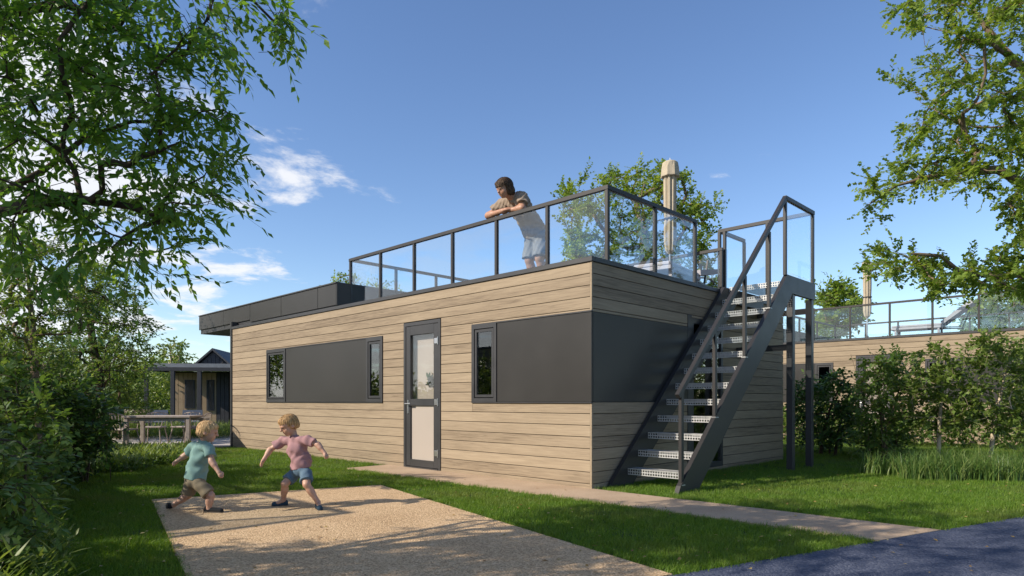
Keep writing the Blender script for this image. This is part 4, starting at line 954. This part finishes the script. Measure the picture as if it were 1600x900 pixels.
# --- fallen leaves
M['litter'] = leaf_mat('dry_leaf', (.16,.09,.03), (.30,.20,.06), (.42,.34,.12), .2)
n = 420; d_ = RG.uniform(3.6, 10.0, n); lp_ = np.c_[RG.uniform(-1, 1, n)*(.8*d_), d_, np.zeros(n)]
lp_ = lp_[~in_poly(lp_, HOUSE)]; n = len(lp_); soft = np.ones(n, bool)
for pl_ in (ROAD, DRIVE, PATH): soft &= ~in_poly(lp_, pl_)
lp_[:, 2] = np.where(soft, .055, .026); keep_ = soft | (RG.uniform(size=n) < .6); lp_ = lp_[keep_]; n = len(lp_); az_ = RG.uniform(0, 6.283, n)
me = leaf_mesh('fallen_leaves', lp_, np.stack([np.cos(az_), np.sin(az_), RG.normal(0, .12, n)], 1), unit(np.array([0,0,1.]) + RG.normal(0, .3, (n, 3))), RG.uniform(.02, .05, n), RG.uniform(.012, .028, n), RG.uniform(size=n), 'diamond', M['litter'])
tag(link('fallen_leaves', me), 'small dry leaves scattered over lawn, path and lane', 'leaves', kind='stuff')
# ------------------------------------------------------------------ people: one smooth body surface from a distance field
def _cap(a, b, ra, rb, cut=None, flat=None): return ('cap', np.array(a, float), np.array(b, float), ra, rb, cut, flat)
def _ell(c, ax, r): return ('ell', np.array(c, float), np.array(ax, float), np.array(r, float), None, None)
def surf(prims, res, k, post=None, ks=None):
    lo = np.full(3, 1e9); hi = -lo
    for p in prims:
        if p[0] == 'cap': m = max(p[3], p[4]); l = np.minimum(p[1], p[2]) - m; h = np.maximum(p[1], p[2]) + m
        else: m = p[3].max(); l = p[1] - m; h = p[1] + m
        lo = np.minimum(lo, l); hi = np.maximum(hi, h)
    lo = lo - 4*res - k; hi = hi + 4*res + k; n = np.ceil((hi-lo)/res).astype(int) + 1
    D = np.full(n, 0.05); ax = [lo[i] + res*np.arange(n[i]) for i in range(3)]
    for p in prims:
        if p[0] == 'cap': m = max(p[3], p[4]) + k*2 + res*3; l = np.minimum(p[1], p[2]) - m; h = np.maximum(p[1], p[2]) + m
        else: m = p[3].max() + k*2 + res*3; l = p[1] - m; h = p[1] + m
        i0 = np.maximum(((l-lo)/res).astype(int), 0); i1 = np.minimum(((h-lo)/res).astype(int) + 2, n)
        X, Y, Z = np.meshgrid(ax[0][i0[0]:i1[0]], ax[1][i0[1]:i1[1]], ax[2][i0[2]:i1[2]], indexing='ij'); q = np.stack([X, Y, Z], -1)
        if p[0] == 'cap':
            a, b = p[1], p[2]; ba = b - a; L2 = ba@ba + 1e-12; t0 = ((q-a)@ba)/L2; t = np.clip(t0, 0, 1)
            w = q - a - t[..., None]*ba
            if p[6] is not None:                              # flattened along an axis
                f, s = p[6]; w = w + np.outer((w@f).ravel(), f).reshape(w.shape)*(1/s - 1)
            d = np.sqrt((w**2).sum(-1)) - (p[3] + (p[4]-p[3])*t)
            if p[5] is not None: d = np.maximum(d, (t0 - p[5])*math.sqrt(L2))
        else:
            c = (q - p[1])@p[2].T; r = p[3]; k0 = np.sqrt(((c/r)**2).sum(-1)); k1 = np.sqrt(((c/r**2)**2).sum(-1)) + 1e-9; d = k0*(k0-1)/k1
        sl = tuple(slice(i0[i], i1[i]) for i in range(3)); A_ = D[sl]; hh = np.clip(.5 + .5*(A_-d)/k, 0, 1); D[sl] = A_*(1-hh) + d*hh - k*hh*(1-hh)
    if post is not None:
        X, Y, Z = np.meshgrid(*ax, indexing='ij'); D = post(D, np.stack([X, Y, Z], -1))
    # surface nets
    S = D < 0; nx, ny, nz = (x-1 for x in n); cnt = np.zeros((nx, ny, nz)); acc = np.zeros((nx, ny, nz, 3))
    C = [(i, j, l) for i in (0, 1) for j in (0, 1) for l in (0, 1)]
    for c in C:
        for a in range(3):
            if c[a]: continue
            e = list(c); e[a] = 1; s0 = tuple(slice(c[i], c[i]+(nx, ny, nz)[i]) for i in range(3)); s1 = tuple(slice(e[i], e[i]+(nx, ny, nz)[i]) for i in range(3))
            m = S[s0] != S[s1]; t = np.where(m, D[s0]/(D[s0]-D[s1]+1e-12), 0); cnt += m
            for i in range(3): acc[..., i] += m*(c[i] + (t if i == a else 0))
    act = cnt > 0; idx = np.full((nx, ny, nz), -1); idx[act] = np.arange(act.sum()); ijk = np.argwhere(act)
    V = lo + res*(ijk + acc[act]/cnt[act][:, None]); Q = []
    for a in range(3):
        b, c = (a+1) % 3, (a+2) % 3
        s0 = [slice(1, -1)]*3; s0[a] = slice(0, -1); s1 = [slice(1, -1)]*3; s1[a] = slice(1, None)
        m = S[tuple(s0)] != S[tuple(s1)]; w = np.argwhere(m)
        if not len(w): continue
        off = np.ones(3, int); off[a] = 0; g = w + off; inside = S[tuple(g.T)]
        def cell(db, dc):
            h = g.copy(); h[:, b] -= db; h[:, c] -= dc; return idx[tuple(h.T)]
        q = np.stack([cell(1,1), cell(0,1), cell(0,0), cell(1,0)], 1); q[~inside] = q[~inside][:, ::-1]; Q.append(q)
    return V, np.concatenate(Q)
def surf_obj(name, prims, res, k, mat, parent=None, origin=None, post=None):
    V, Q = surf(prims, res, k, post); V = V - (np.zeros(3) if origin is None else origin)
    return link(name, np_mesh(name, V, Q), parent, mat, True)
def skin_mat(name, col):
    m, t, b, o = mat_new(name); tc = N(t, 'ShaderNodeTexCoord'); nz = N(t, 'ShaderNodeTexNoise', {'Vector': tc.outputs['Object'], 'Scale': 14.0, 'Detail': 4.0}); c = np.array(col)
    t.links.new(ramp(t, nz.outputs['Fac'], [(.3, tuple(c*np.array([.92,.84,.80]))), (.7, tuple(c*1.06))]), b.inputs['Base Color'])
    b.inputs['Roughness'].default_value = .5; b.inputs['Subsurface Weight'].default_value = .12; b.inputs['Subsurface Radius'].default_value = (.012, .005, .003); b.inputs['Subsurface Scale'].default_value = .6
    return m
def hair_mat(name, a, bcol):
    m, t, b, o = mat_new(name); tc = N(t, 'ShaderNodeTexCoord'); mp = N(t, 'ShaderNodeMapping', {'Vector': tc.outputs['Object'], 'Scale': (90, 90, 22)}); nz = N(t, 'ShaderNodeTexNoise', {'Vector': mp.outputs[0], 'Scale': 1.0, 'Detail': 4.0, 'Distortion': .6})
    t.links.new(ramp(t, nz.outputs['Fac'], [(.32, a), (.68, bcol)]), b.inputs['Base Color']); b.inputs['Roughness'].default_value = .62; b.inputs['Specular IOR Level'].default_value = .25; bump(t, b, nz.outputs['Fac'], .8, .01); return m
def cloth(name, col): return simple(name, col, .88, 0, .10, 9.0, .35, .2, 260.0)
def frame(f, up=(0, 0, 1)):
    f = unit(np.array(f, float)); r = unit(np.cross(f, np.array(up, float))); u = np.cross(r, f); return r, f, u
def head(c, f, s, up=(0, 0, 1), child=True):
    r, f, u = frame(f, up); ax = np.stack([r, f, u]); e = lambda o, rad: _ell(c + s*(r*o[0] + f*o[1] + u*o[2]), ax, np.array(rad)*s)
    w = 1.0 if child else .92
    pr = [e((0,-.04,.09), (.36*w,.43,.40)), e((0,.10,-.18), (.265,.28,.29)), e((0,.24,-.36), (.12,.11,.10)), e((.15,.22,-.16), (.12,.12,.12)), e((-.15,.22,-.16), (.12,.12,.12)), e((0,.33,.07), (.22,.08,.06))]
    pr += [_cap(c + s*(f*.37+u*.01), c + s*(f*.455-u*.10), .035*s, .052*s)]
    for g in (-1, 1): pr.append(e((g*.355*w,-.05,-.06), (.035,.085,.115)))
    pr += [_cap(c+s*(f*.34-u*.235+r*.05), c+s*(f*.34-u*.235-r*.05), .035*s, .035*s)]
    return pr, (r, f, u)
def hand(w, d, pn, s, side, curl=.5):
    """palm from the wrist along d; pn = back of the hand; side = where the thumb is"""
    d = unit(d); pn = unit(pn - d*(pn@d)); sd = np.cross(d, pn)*side; pr = []
    k = d*.42*s
    for o in (-.16, -.05, .06, .16): pr.append(_cap(w + sd*o*.6*s, w + k + sd*o*s, .085*s, .075*s))
    for o, l in ((-.19, .36), (-.065, .44), (.065, .47), (.19, .40)):
        p = w + k + sd*o*s; c1 = curl*.7; q1 = p + (d*math.cos(c1) - pn*math.sin(c1))*l*.5*s; c2 = curl*1.7; q2 = q1 + (d*math.cos(c2) - pn*math.sin(c2))*l*.5*s
        pr += [_cap(p, q1, .060*s, .055*s), _cap(q1, q2, .055*s, .045*s)]
    t0 = w + d*.12*s + sd*.20*s; t1 = t0 + unit(d*.7 + sd*.75 - pn*.2)*.24*s; t2 = t1 + unit(d + sd*.15 - pn*.35)*.2*s
    return pr + [_cap(t0, t1, .075*s, .062*s), _cap(t1, t2, .06*s, .048*s)]
def strands(body, c, r, f, u, s, O, mat, child):
    rg = np.random.default_rng(9); n = 1500 if child else 1700; seg = 6; ax = np.stack([r, f, u])
    cc = np.array([0, -.05, .11]) if child else np.array([0, -.06, .13]); rad = np.array([.385, .455, .405]) if child else np.array([.40, .49, .43])
    v = unit(rg.normal(size=(n*3, 3))); p = cc + v*rad
    ok = (p[:, 2] > .24) | ((p[:, 1] < .10) & (p[:, 2] > -.10)); p = p[ok][:n]; n = len(p)
    wh = np.array([.05, -.30, .5]); L = (.30 if child else .55)*rg.uniform(.6, 1.2, n); lift = rg.uniform(1.02, 1.10, n)
    V = np.zeros((n, seg+1, 2, 3)); q = p.copy(); jit = rg.normal(0, .22, (n, 3))
    for k in range(seg+1):
        nn = unit((q - cc)/rad**2); t = q - wh; t[:, 2] -= .55; t = t + jit*np.linalg.norm(t, axis=1, keepdims=True); t = unit(t - nn*np.sum(t*nn, 1, keepdims=True))
        sd = np.cross(t, nn); w = .017*(1 - k/seg)**.6*rg.uniform(.8, 1.2, n)[:, None] + .0015
        V[:, k, 0] = q - sd*w; V[:, k, 1] = q + sd*w
        stop = (q[:, 1] > .05) & (q[:, 2] < (.26 if child else .24) + .04*jit[:, 0]/.22); q0 = q.copy(); q = q + t*(L/seg)[:, None]; d = (q - cc)/rad; m = np.linalg.norm(d, axis=1, keepdims=True)
        q2 = cc + d/m*rad*(1 + (lift[:, None]-1)*(.4 + .6*k/seg))
        hang = (q[:, 2:3] < -.05) & (not child); q = np.where(hang, q*.6 + q2*.4, q2); q = np.where(stop[:, None], q0, q)
    W = c + s*(V.reshape(-1, 3)@ax) - O; i = np.arange(n)[:, None]*(2*seg+2) + np.arange(seg)[None]*2
    Fc = np.stack([i, i+1, i+3, i+2], -1).reshape(-1, 4); o = link('hair_strands', np_mesh('hair_strands', W, Fc), body, mat, True); o['kind'] = 'stuff'
def person(label, J, hs, hf, hup, R, res, mats, hair_post, hair_prims, child=True, long_shorts=.86, wr=.004, kick=None, hcurl=(.6, .6), sleeve=.62):
    """J: joints in the world. R: radii"""
    O = np.array([J['pelvis'][0], J['pelvis'][1], min(J['anL'][2], J['anR'][2]) - .05])
    up_t = unit(J['neck'] - J['pelvis']); acr = unit(J['shL'] - J['shR']); fw = unit(np.cross(acr, up_t)) * 1.0
    if fw @ np.array(hf) < 0 and child is None: fw = -fw
    hp, (hr, hF, hu) = head(J['head'], hf, hs, hup, child)
    b = list(hp); b.append(_cap(J['neck'] - up_t*R['neck']*.6, J['head'] - hu*hs*.25 - hF*hs*.08, R['neck'], R['neck']*.95))
    axT = np.stack([acr, np.cross(up_t, acr), up_t])
    tor = lambda g: [_ell(J['chest'], axT, np.array([R['cw'], R['cd'], R['ch']]) + g), _ell(J['waist'], axT, np.array([R['ww'], R['wd'], R['wh']]) + g), _cap(J['shL'], J['shR'], R['sh']+g, R['sh']+g), _cap(J['neck'] - up_t*R['neck']*.4, J['chest'], R['neck']*1.1+g, R['cd']*.8+g), _cap(J['chest'], J['waist'], R['cd']*1.06+g, R['wd']+g)]
    axP = np.stack([unit(J['hipL']-J['hipR']), np.cross(up_t, unit(J['hipL']-J['hipR'])), up_t])
    pel = lambda g: [_ell(J['pelvis'], axP, np.array([R['pw'], R['pd'], R['ph']]) + g)]
    b += tor(-.004) + pel(-.004)
    for s in 'LR':
        b += [_cap(J['sh'+s], J['el'+s], R['ua'], R['el']), _cap(J['el'+s], J['wr'+s], R['el'], R['wr'])]
        m_ = J['el'+s] + (J['wr'+s]-J['el'+s])*.3; b.append(_cap(J['el'+s], m_, R['el']*1.02, R['el']*1.06))
        d = unit(J['wr'+s]-J['el'+s]) if ('hd'+s) not in J else unit(J['hd'+s]); b += hand(J['wr'+s], d, J['pn'+s], R['hand'], 1 if s == 'L' else -1, hcurl[0 if s == 'L' else 1])
        b += [_cap(J['hip'+s], J['kn'+s], R['th'], R['kn']), _cap(J['kn'+s], J['an'+s], R['kn'], R['an'])]
        cf = J['kn'+s] + (J['an'+s]-J['kn'+s])*.32 - unit(np.cross(np.cross(J['kn'+s]-J['an'+s], J['toe'+s]-J['an'+s]), J['kn'+s]-J['an'+s]))*R['kn']*.15; b.append(_cap(cf, cf + (J['an'+s]-J['kn'+s])*.15, R['calf'], R['calf']*.9))
        b.append(_cap(J['an'+s], J['an'+s]*.5 + (J['toe'+s]*.5), R['an'], R['an']*.8))
    body = surf_obj('person', b, res, R['k'], mats['skin'], None, O); body.location = tuple(O); tag(body, label, 'person')
    ch = np.array
    # shirt
    sh = tor(R['fit']) + [_cap(J['waist'], J['waist'] + (J['pelvis']-J['waist'])*.75, R['ww']*.80+R['fit'], R['ww']*.82+R['fit'])]
    hm = J['waist'] + (J['pelvis']-J['waist'])*R['hem']; sh.append(_ell(J['waist']*.35+J['pelvis']*.65, axT, np.array([R['pw'], R['pd'], R['ph']])*1.0 + R['fit']*1.3))
    for s in 'LR':
        e = J['el'+s]; sh.append(_cap(J['sh'+s], e, R['ua']*1.12 + R['fit'], R['ua']*1.12 + R['fit']*1.9, sleeve))
    rs = np.random.default_rng(3); ph = rs.uniform(0, 6.28, 8)
    def shp(D, q):
        z = (q - hm)@up_t; x = (q - J['chest'])@acr; y = (q - J['chest'])@np.cross(up_t, acr)
        D = D + wr*(np.sin(z*52 + x*38 + ph[0] + 2*np.sin(y*30)) + .6*np.sin(x*70 - z*34 + ph[1] + 2*np.sin(z*25)) + .5*np.sin(y*60 + z*45 + ph[2]))
        n = np.sqrt(((q - J['neck'] - up_t*R['neck']*.9 - np.cross(up_t, acr)*0)**2).sum(-1)) - R['neck']*1.28
        armz = np.minimum(*[np.sqrt(((q - (J['sh'+s]+J['el'+s])/2)**2).sum(-1)) for s in 'LR']) - np.linalg.norm(J['shL']-J['elL'])*.75
        return np.maximum(np.maximum(D, -n), -z)
    so = surf_obj('shirt', sh, res, R['k']*1.2, mats['shirt'], body, O, shp)
    # shorts
    so_ = pel(R['fit']*.8)
    for s in 'LR': so_.append(_cap(J['hip'+s], J['kn'+s], R['th'] + R['fit']*.9, R['th']*1.02 + R['fit']*1.3, long_shorts))
    def shp2(D, q): 
        z = (q - J['pelvis'])@up_t; x = (q-J['pelvis'])@acr
        return np.maximum(D + wr*.7*(np.sin(z*60 + x*55 + 1) + .6*np.sin(x*80 - z*40)), z - R['ph']*.9)
    surf_obj('shorts', so_, res, R['k'], mats['shorts'], body, O, shp2)
    # hair
    def hpst(D, q):
        l = (q - J['head'])/hs; x, y, z = l@hr, l@hF, l@hu; an = np.arctan2(x, y + .1)
        D = D + hs*(.013*np.sin(an*24 + 2.2*np.sin(z*5) + 2*x) + .008*np.sin(an*43 + 5*z + 1)); return hair_post(D, x, y, z, hs)
    surf_obj('hair', hair_prims(J['head'], hr, hF, hu, hs), res*.7, .012, mats['hair'], body, O, hpst)
    strands(body, J['head'], hr, hF, hu, hs, O, mats['hair'], child)
    for g in (-1, 1):
        c = J['head'] + hs*(hF*.375 + hr*g*.135 + hu*.0); ax = np.stack([hr, hF, hu])
        surf_obj('eye', [_ell(c, ax, np.array([.050, .030, .022])*hs)], max(hs*.014, .002), .002, mats['eye'], body, O)
        surf_obj('eyebrow', [_cap(J['head'] + hs*(hF*.395 + hr*g*.07 + hu*.085), J['head'] + hs*(hF*.35 + hr*g*.20 + hu*.085), .020*hs, .012*hs)], max(hs*.014, .002), .002, mats['brow'], body, O)
    surf_obj('mouth', [_cap(J['head'] + hs*(hF*.362 + hr*.075 - hu*.235), J['head'] + hs*(hF*.362 - hr*.075 - hu*.235), .018*hs, .018*hs)], max(hs*.014, .002), .002, mats['lip'], body, O)
    # shoes
    for s in 'LR':
        a, t = J['he'+s], J['toe'+s]; d = unit(t-a); n = J.get('sn'+s, np.array([0,0,1.])); n = unit(n - d*(n@d)); sh_ = R['shoe']
        pr = [_cap(a + d*sh_*.9 + n*sh_*.7, t - d*sh_*.9 + n*sh_*.55, sh_*.98, sh_*.86), _cap(a + d*sh_*.9 + n*sh_*1.0, J['an'+s] - n*0, sh_*.88, R['an']*1.15)]
        surf_obj('shoe', pr, res*.8, R['k']*.6, mats['shoe'], body, O, lambda D, q, a=a, n=n: np.maximum(D, -((q-a)@n) - .002))
        surf_obj('sole', [_cap(a + d*sh_*.9 + n*sh_*.1, t - d*sh_*.9 + n*sh_*.1, sh_*1.08, sh_*.98)], res*.8, .005, mats['sole'], body, O, lambda D, q, a=a, n=n, sh_=sh_: np.maximum(np.maximum(D, -((q-a)@n) - .010), ((q-a)@n) - sh_*.22))
    return body
def dj(tab, D): return {k: P(v[0], v[1], D + v[2]) for k, v in tab.items()}
RK = dict(neck=.036, cw=.098, cd=.072, ch=.105, ww=.100, wd=.082, wh=.115, sh=.040, pw=.088, pd=.076, ph=.066, ua=.032, el=.026, wr=.019, hand=.072, th=.052, kn=.036, calf=.037, an=.024, shoe=.029, k=.016, fit=.010, hem=.80)
eyec = simple('dark_eye', (.012,.010,.009), .3)
lipc = simple('lip', (.34,.12,.10), .5)
skinA = skin_mat('fair_skin', (.48,.285,.205)); skinM = skin_mat('tanned_skin', (.40,.22,.145))
def kid_hair(c, r, f, u, s):
    ax = np.stack([r, f, u]); e = lambda o, rad: _ell(c + s*(r*o[0]+f*o[1]+u*o[2]), ax, np.array(rad)*s)
    return [e((0,-.05,.11), (.385,.455,.405)), e((0,-.20,-.06), (.345,.31,.33)), e((0,.18,.29), (.28,.22,.15))]
def kid_cut(D, x, y, z, s):
    fr = .20 + .05*np.sin(x*18) ; rem = np.maximum((.16 - y), z - fr)          # open face below the fringe
    ear = np.maximum(np.maximum(-.06 - y, z - .10), -z - 1)
    side = np.maximum(np.maximum(-.12 - y, z + .02), -1)
    return np.maximum(np.maximum(np.maximum(D, -rem*s), -side*s), (-.30 - z)*s)
# boy chasing, seen from behind (pale green shirt)
J = dj(dict(head=(325,674,0), neck=(318,689,0), shR=(326,700,-.085), shL=(303,698,.085), chest=(313,712,.01), waist=(307,736,.01), pelvis=(304,752,.0),
            elR=(331,721,-.13), wrR=(342,738,-.17), elL=(289,712,.13), wrL=(277,720,.11), hipR=(311,756,-.05), hipL=(298,756,.05), knR=(329,774,-.07), anR=(326,797,-.06),
            knL=(293,774,.07), anL=(271,789,.10), heR=(319,804,-.05), toeR=(349,806,-.08), heL=(263,786,.10), toeL=(262,808,.10)), 6.38)
J['pnR'] = np.array([.3,-.8,.4]); J['pnL'] = np.array([-.2,.3,.9]); J['snL'] = np.array([1.,0,.2]); J['snR'] = np.array([0,0,1.])
J['toeL'][2] = .028; J['heR'][2] = .024; J['toeR'][2] = .022
person('small blond boy in pale green shirt and khaki shorts, running to the right', J, .205, (.93,.28,-.22), (.12,0,1), RK, .0048,
       dict(skin=skinA, shirt=cloth('pale_green_cotton', (.20,.31,.285)), shorts=cloth('khaki_cotton', (.21,.165,.11)), hair=hair_mat('blond_hair', (.34,.20,.085), (.78,.53,.28)), eye=eyec, brow=simple('fair_brow', (.30,.18,.09), .8), lip=lipc,
            shoe=cloth('black_canvas', (.018,.018,.02)), sole=simple('brown_sole', (.10,.075,.055), .8)), kid_cut, kid_hair)
# boy facing, arms out (pink shirt)
J = dj(dict(head=(451,664,-.03), neck=(460,682,0), shR=(442,689,.075), shL=(481,688,-.075), chest=(464,702,0), waist=(471,721,.01), pelvis=(469,735,.0),
            elR=(422,703,.06), wrR=(411,720,-.0), elL=(497,695,-.10), wrL=(508,709,-.13), hipR=(461,739,.05), hipL=(478,739,-.05), knR=(445,756,-.06), anR=(443,781,.04),
            knL=(479,757,-.15), anL=(497,785,-.12), heR=(450,789,.08), toeR=(424,793,.0), heL=(496,789,-.05), toeL=(501,799,-.26)), 6.68)
J['pnR'] = np.array([-.7,.2,.6]); J['pnL'] = np.array([.6,-.2,.7]); J['hdR'] = unit(J['wrR']-J['elR'])+np.array([0,0,-.3]); J['hdL'] = unit(J['wrL']-J['elL'])+np.array([.1,0,-.1])
for s in 'LR': J['he'+s][2] = .024; J['toe'+s][2] = .022
RK2 = dict(RK); RK2.update(cw=.104, hand=.075)
person('boy in dusty pink shirt and denim shorts with arms spread, facing the smaller boy', J, .212, (-.72,-.55,-.42), (0,0,1), RK2, .0048,
       dict(skin=skinA, shirt=cloth('dusty_pink_cotton', (.33,.19,.20)), shorts=cloth('washed_denim', (.10,.155,.21)), hair=hair_mat('sandy_hair', (.24,.13,.055), (.58,.37,.17)), eye=eyec, brow=simple('sandy_brow', (.22,.13,.07), .8), lip=lipc,
            shoe=cloth('navy_canvas', (.028,.055,.085)), sole=simple('dark_sole', (.03,.03,.035), .8)), kid_cut, kid_hair, long_shorts=.72, hcurl=(1.2, .25))
# man leaning on the railing
def hj(tab): return {k: HV(v[0], v[1], v[2]) for k, v in tab.items()}
J = hj(dict(head=(788,294,.26), neck=(802,307,.44), shL=(815,311,.50), shR=(788,319,.52), chest=(812,323,.60), waist=(828,348,.78), pelvis=(838,368,.88),
            elL=(816,325,.43), wrL=(797,328.5,.40), elR=(763,337,.42), wrR=(785,329.5,.36), hipL=(846,374,.88), hipR=(831,377,.88), knL=(843,404,.82), knR=(827,407,.84)))
for s in 'LR':
    J['an'+s] = np.array([J['kn'+s][0]+.10*D2[0], J['kn'+s][1]+.10*D2[1], 2.96]); J['he'+s] = J['an'+s] + np.array([D2[0]*.05, D2[1]*.05, -.085]); J['toe'+s] = J['he'+s] - np.array([D2[0]*.29, D2[1]*.29, 0]); J['he'+s][2] = J['toe'+s][2] = 2.877
    J['pn'+s] = np.array([-.2,-.3,.9])
J['hdL'] = HV(770,337,.40) - J['wrL']; J['hdR'] = HV(800,323,.36) - J['wrR']
RM = dict(neck=.072, cw=.195, cd=.125, ch=.22, ww=.175, wd=.125, wh=.20, sh=.088, pw=.185, pd=.14, ph=.13, ua=.062, el=.046, wr=.034, hand=.165, th=.095, kn=.066, calf=.066, an=.046, shoe=.052, k=.03, fit=.016, hem=.92)
def man_hair(c, r, f, u, s):
    ax = np.stack([r, f, u]); e = lambda o, rad: _ell(c + s*(r*o[0]+f*o[1]+u*o[2]), ax, np.array(rad)*s)
    return [e((0,-.06,.13), (.40,.49,.43)), e((0,-.26,-.18), (.36,.28,.38)), e((.27,-.06,-.14), (.13,.22,.32)), e((-.27,-.06,-.14), (.13,.22,.32)), e((.08,.12,.34), (.30,.26,.14)), e((-.22,.12,.22), (.15,.2,.2)), e((.24,.12,.18), (.14,.2,.2))]
def man_cut(D, x, y, z, s):
    rem = np.maximum(np.maximum(.12 - y, z - .22), np.abs(x) - .6); return np.maximum(np.maximum(D, -rem*s), (-.52 - z)*s)
person('man in taupe shirt and grey shorts leaning on the roof terrace railing', J, .275, (-.78,-.50,-.42), (-.1,-.1,1), RM, .009,
       dict(skin=skinM, shirt=cloth('taupe_cotton', (.27,.21,.16)), shorts=cloth('grey_cotton', (.23,.22,.22)), hair=hair_mat('dark_brown_hair', (.014,.009,.006), (.11,.065,.035)), eye=eyec, brow=simple('dark_brow', (.02,.014,.01), .8), lip=lipc,
            shoe=cloth('white_canvas', (.6,.6,.6)), sole=simple('white_sole', (.6,.6,.58), .7)), man_cut, man_hair, child=False, long_shorts=.93, wr=.006, hcurl=(.25, .2), sleeve=.66)
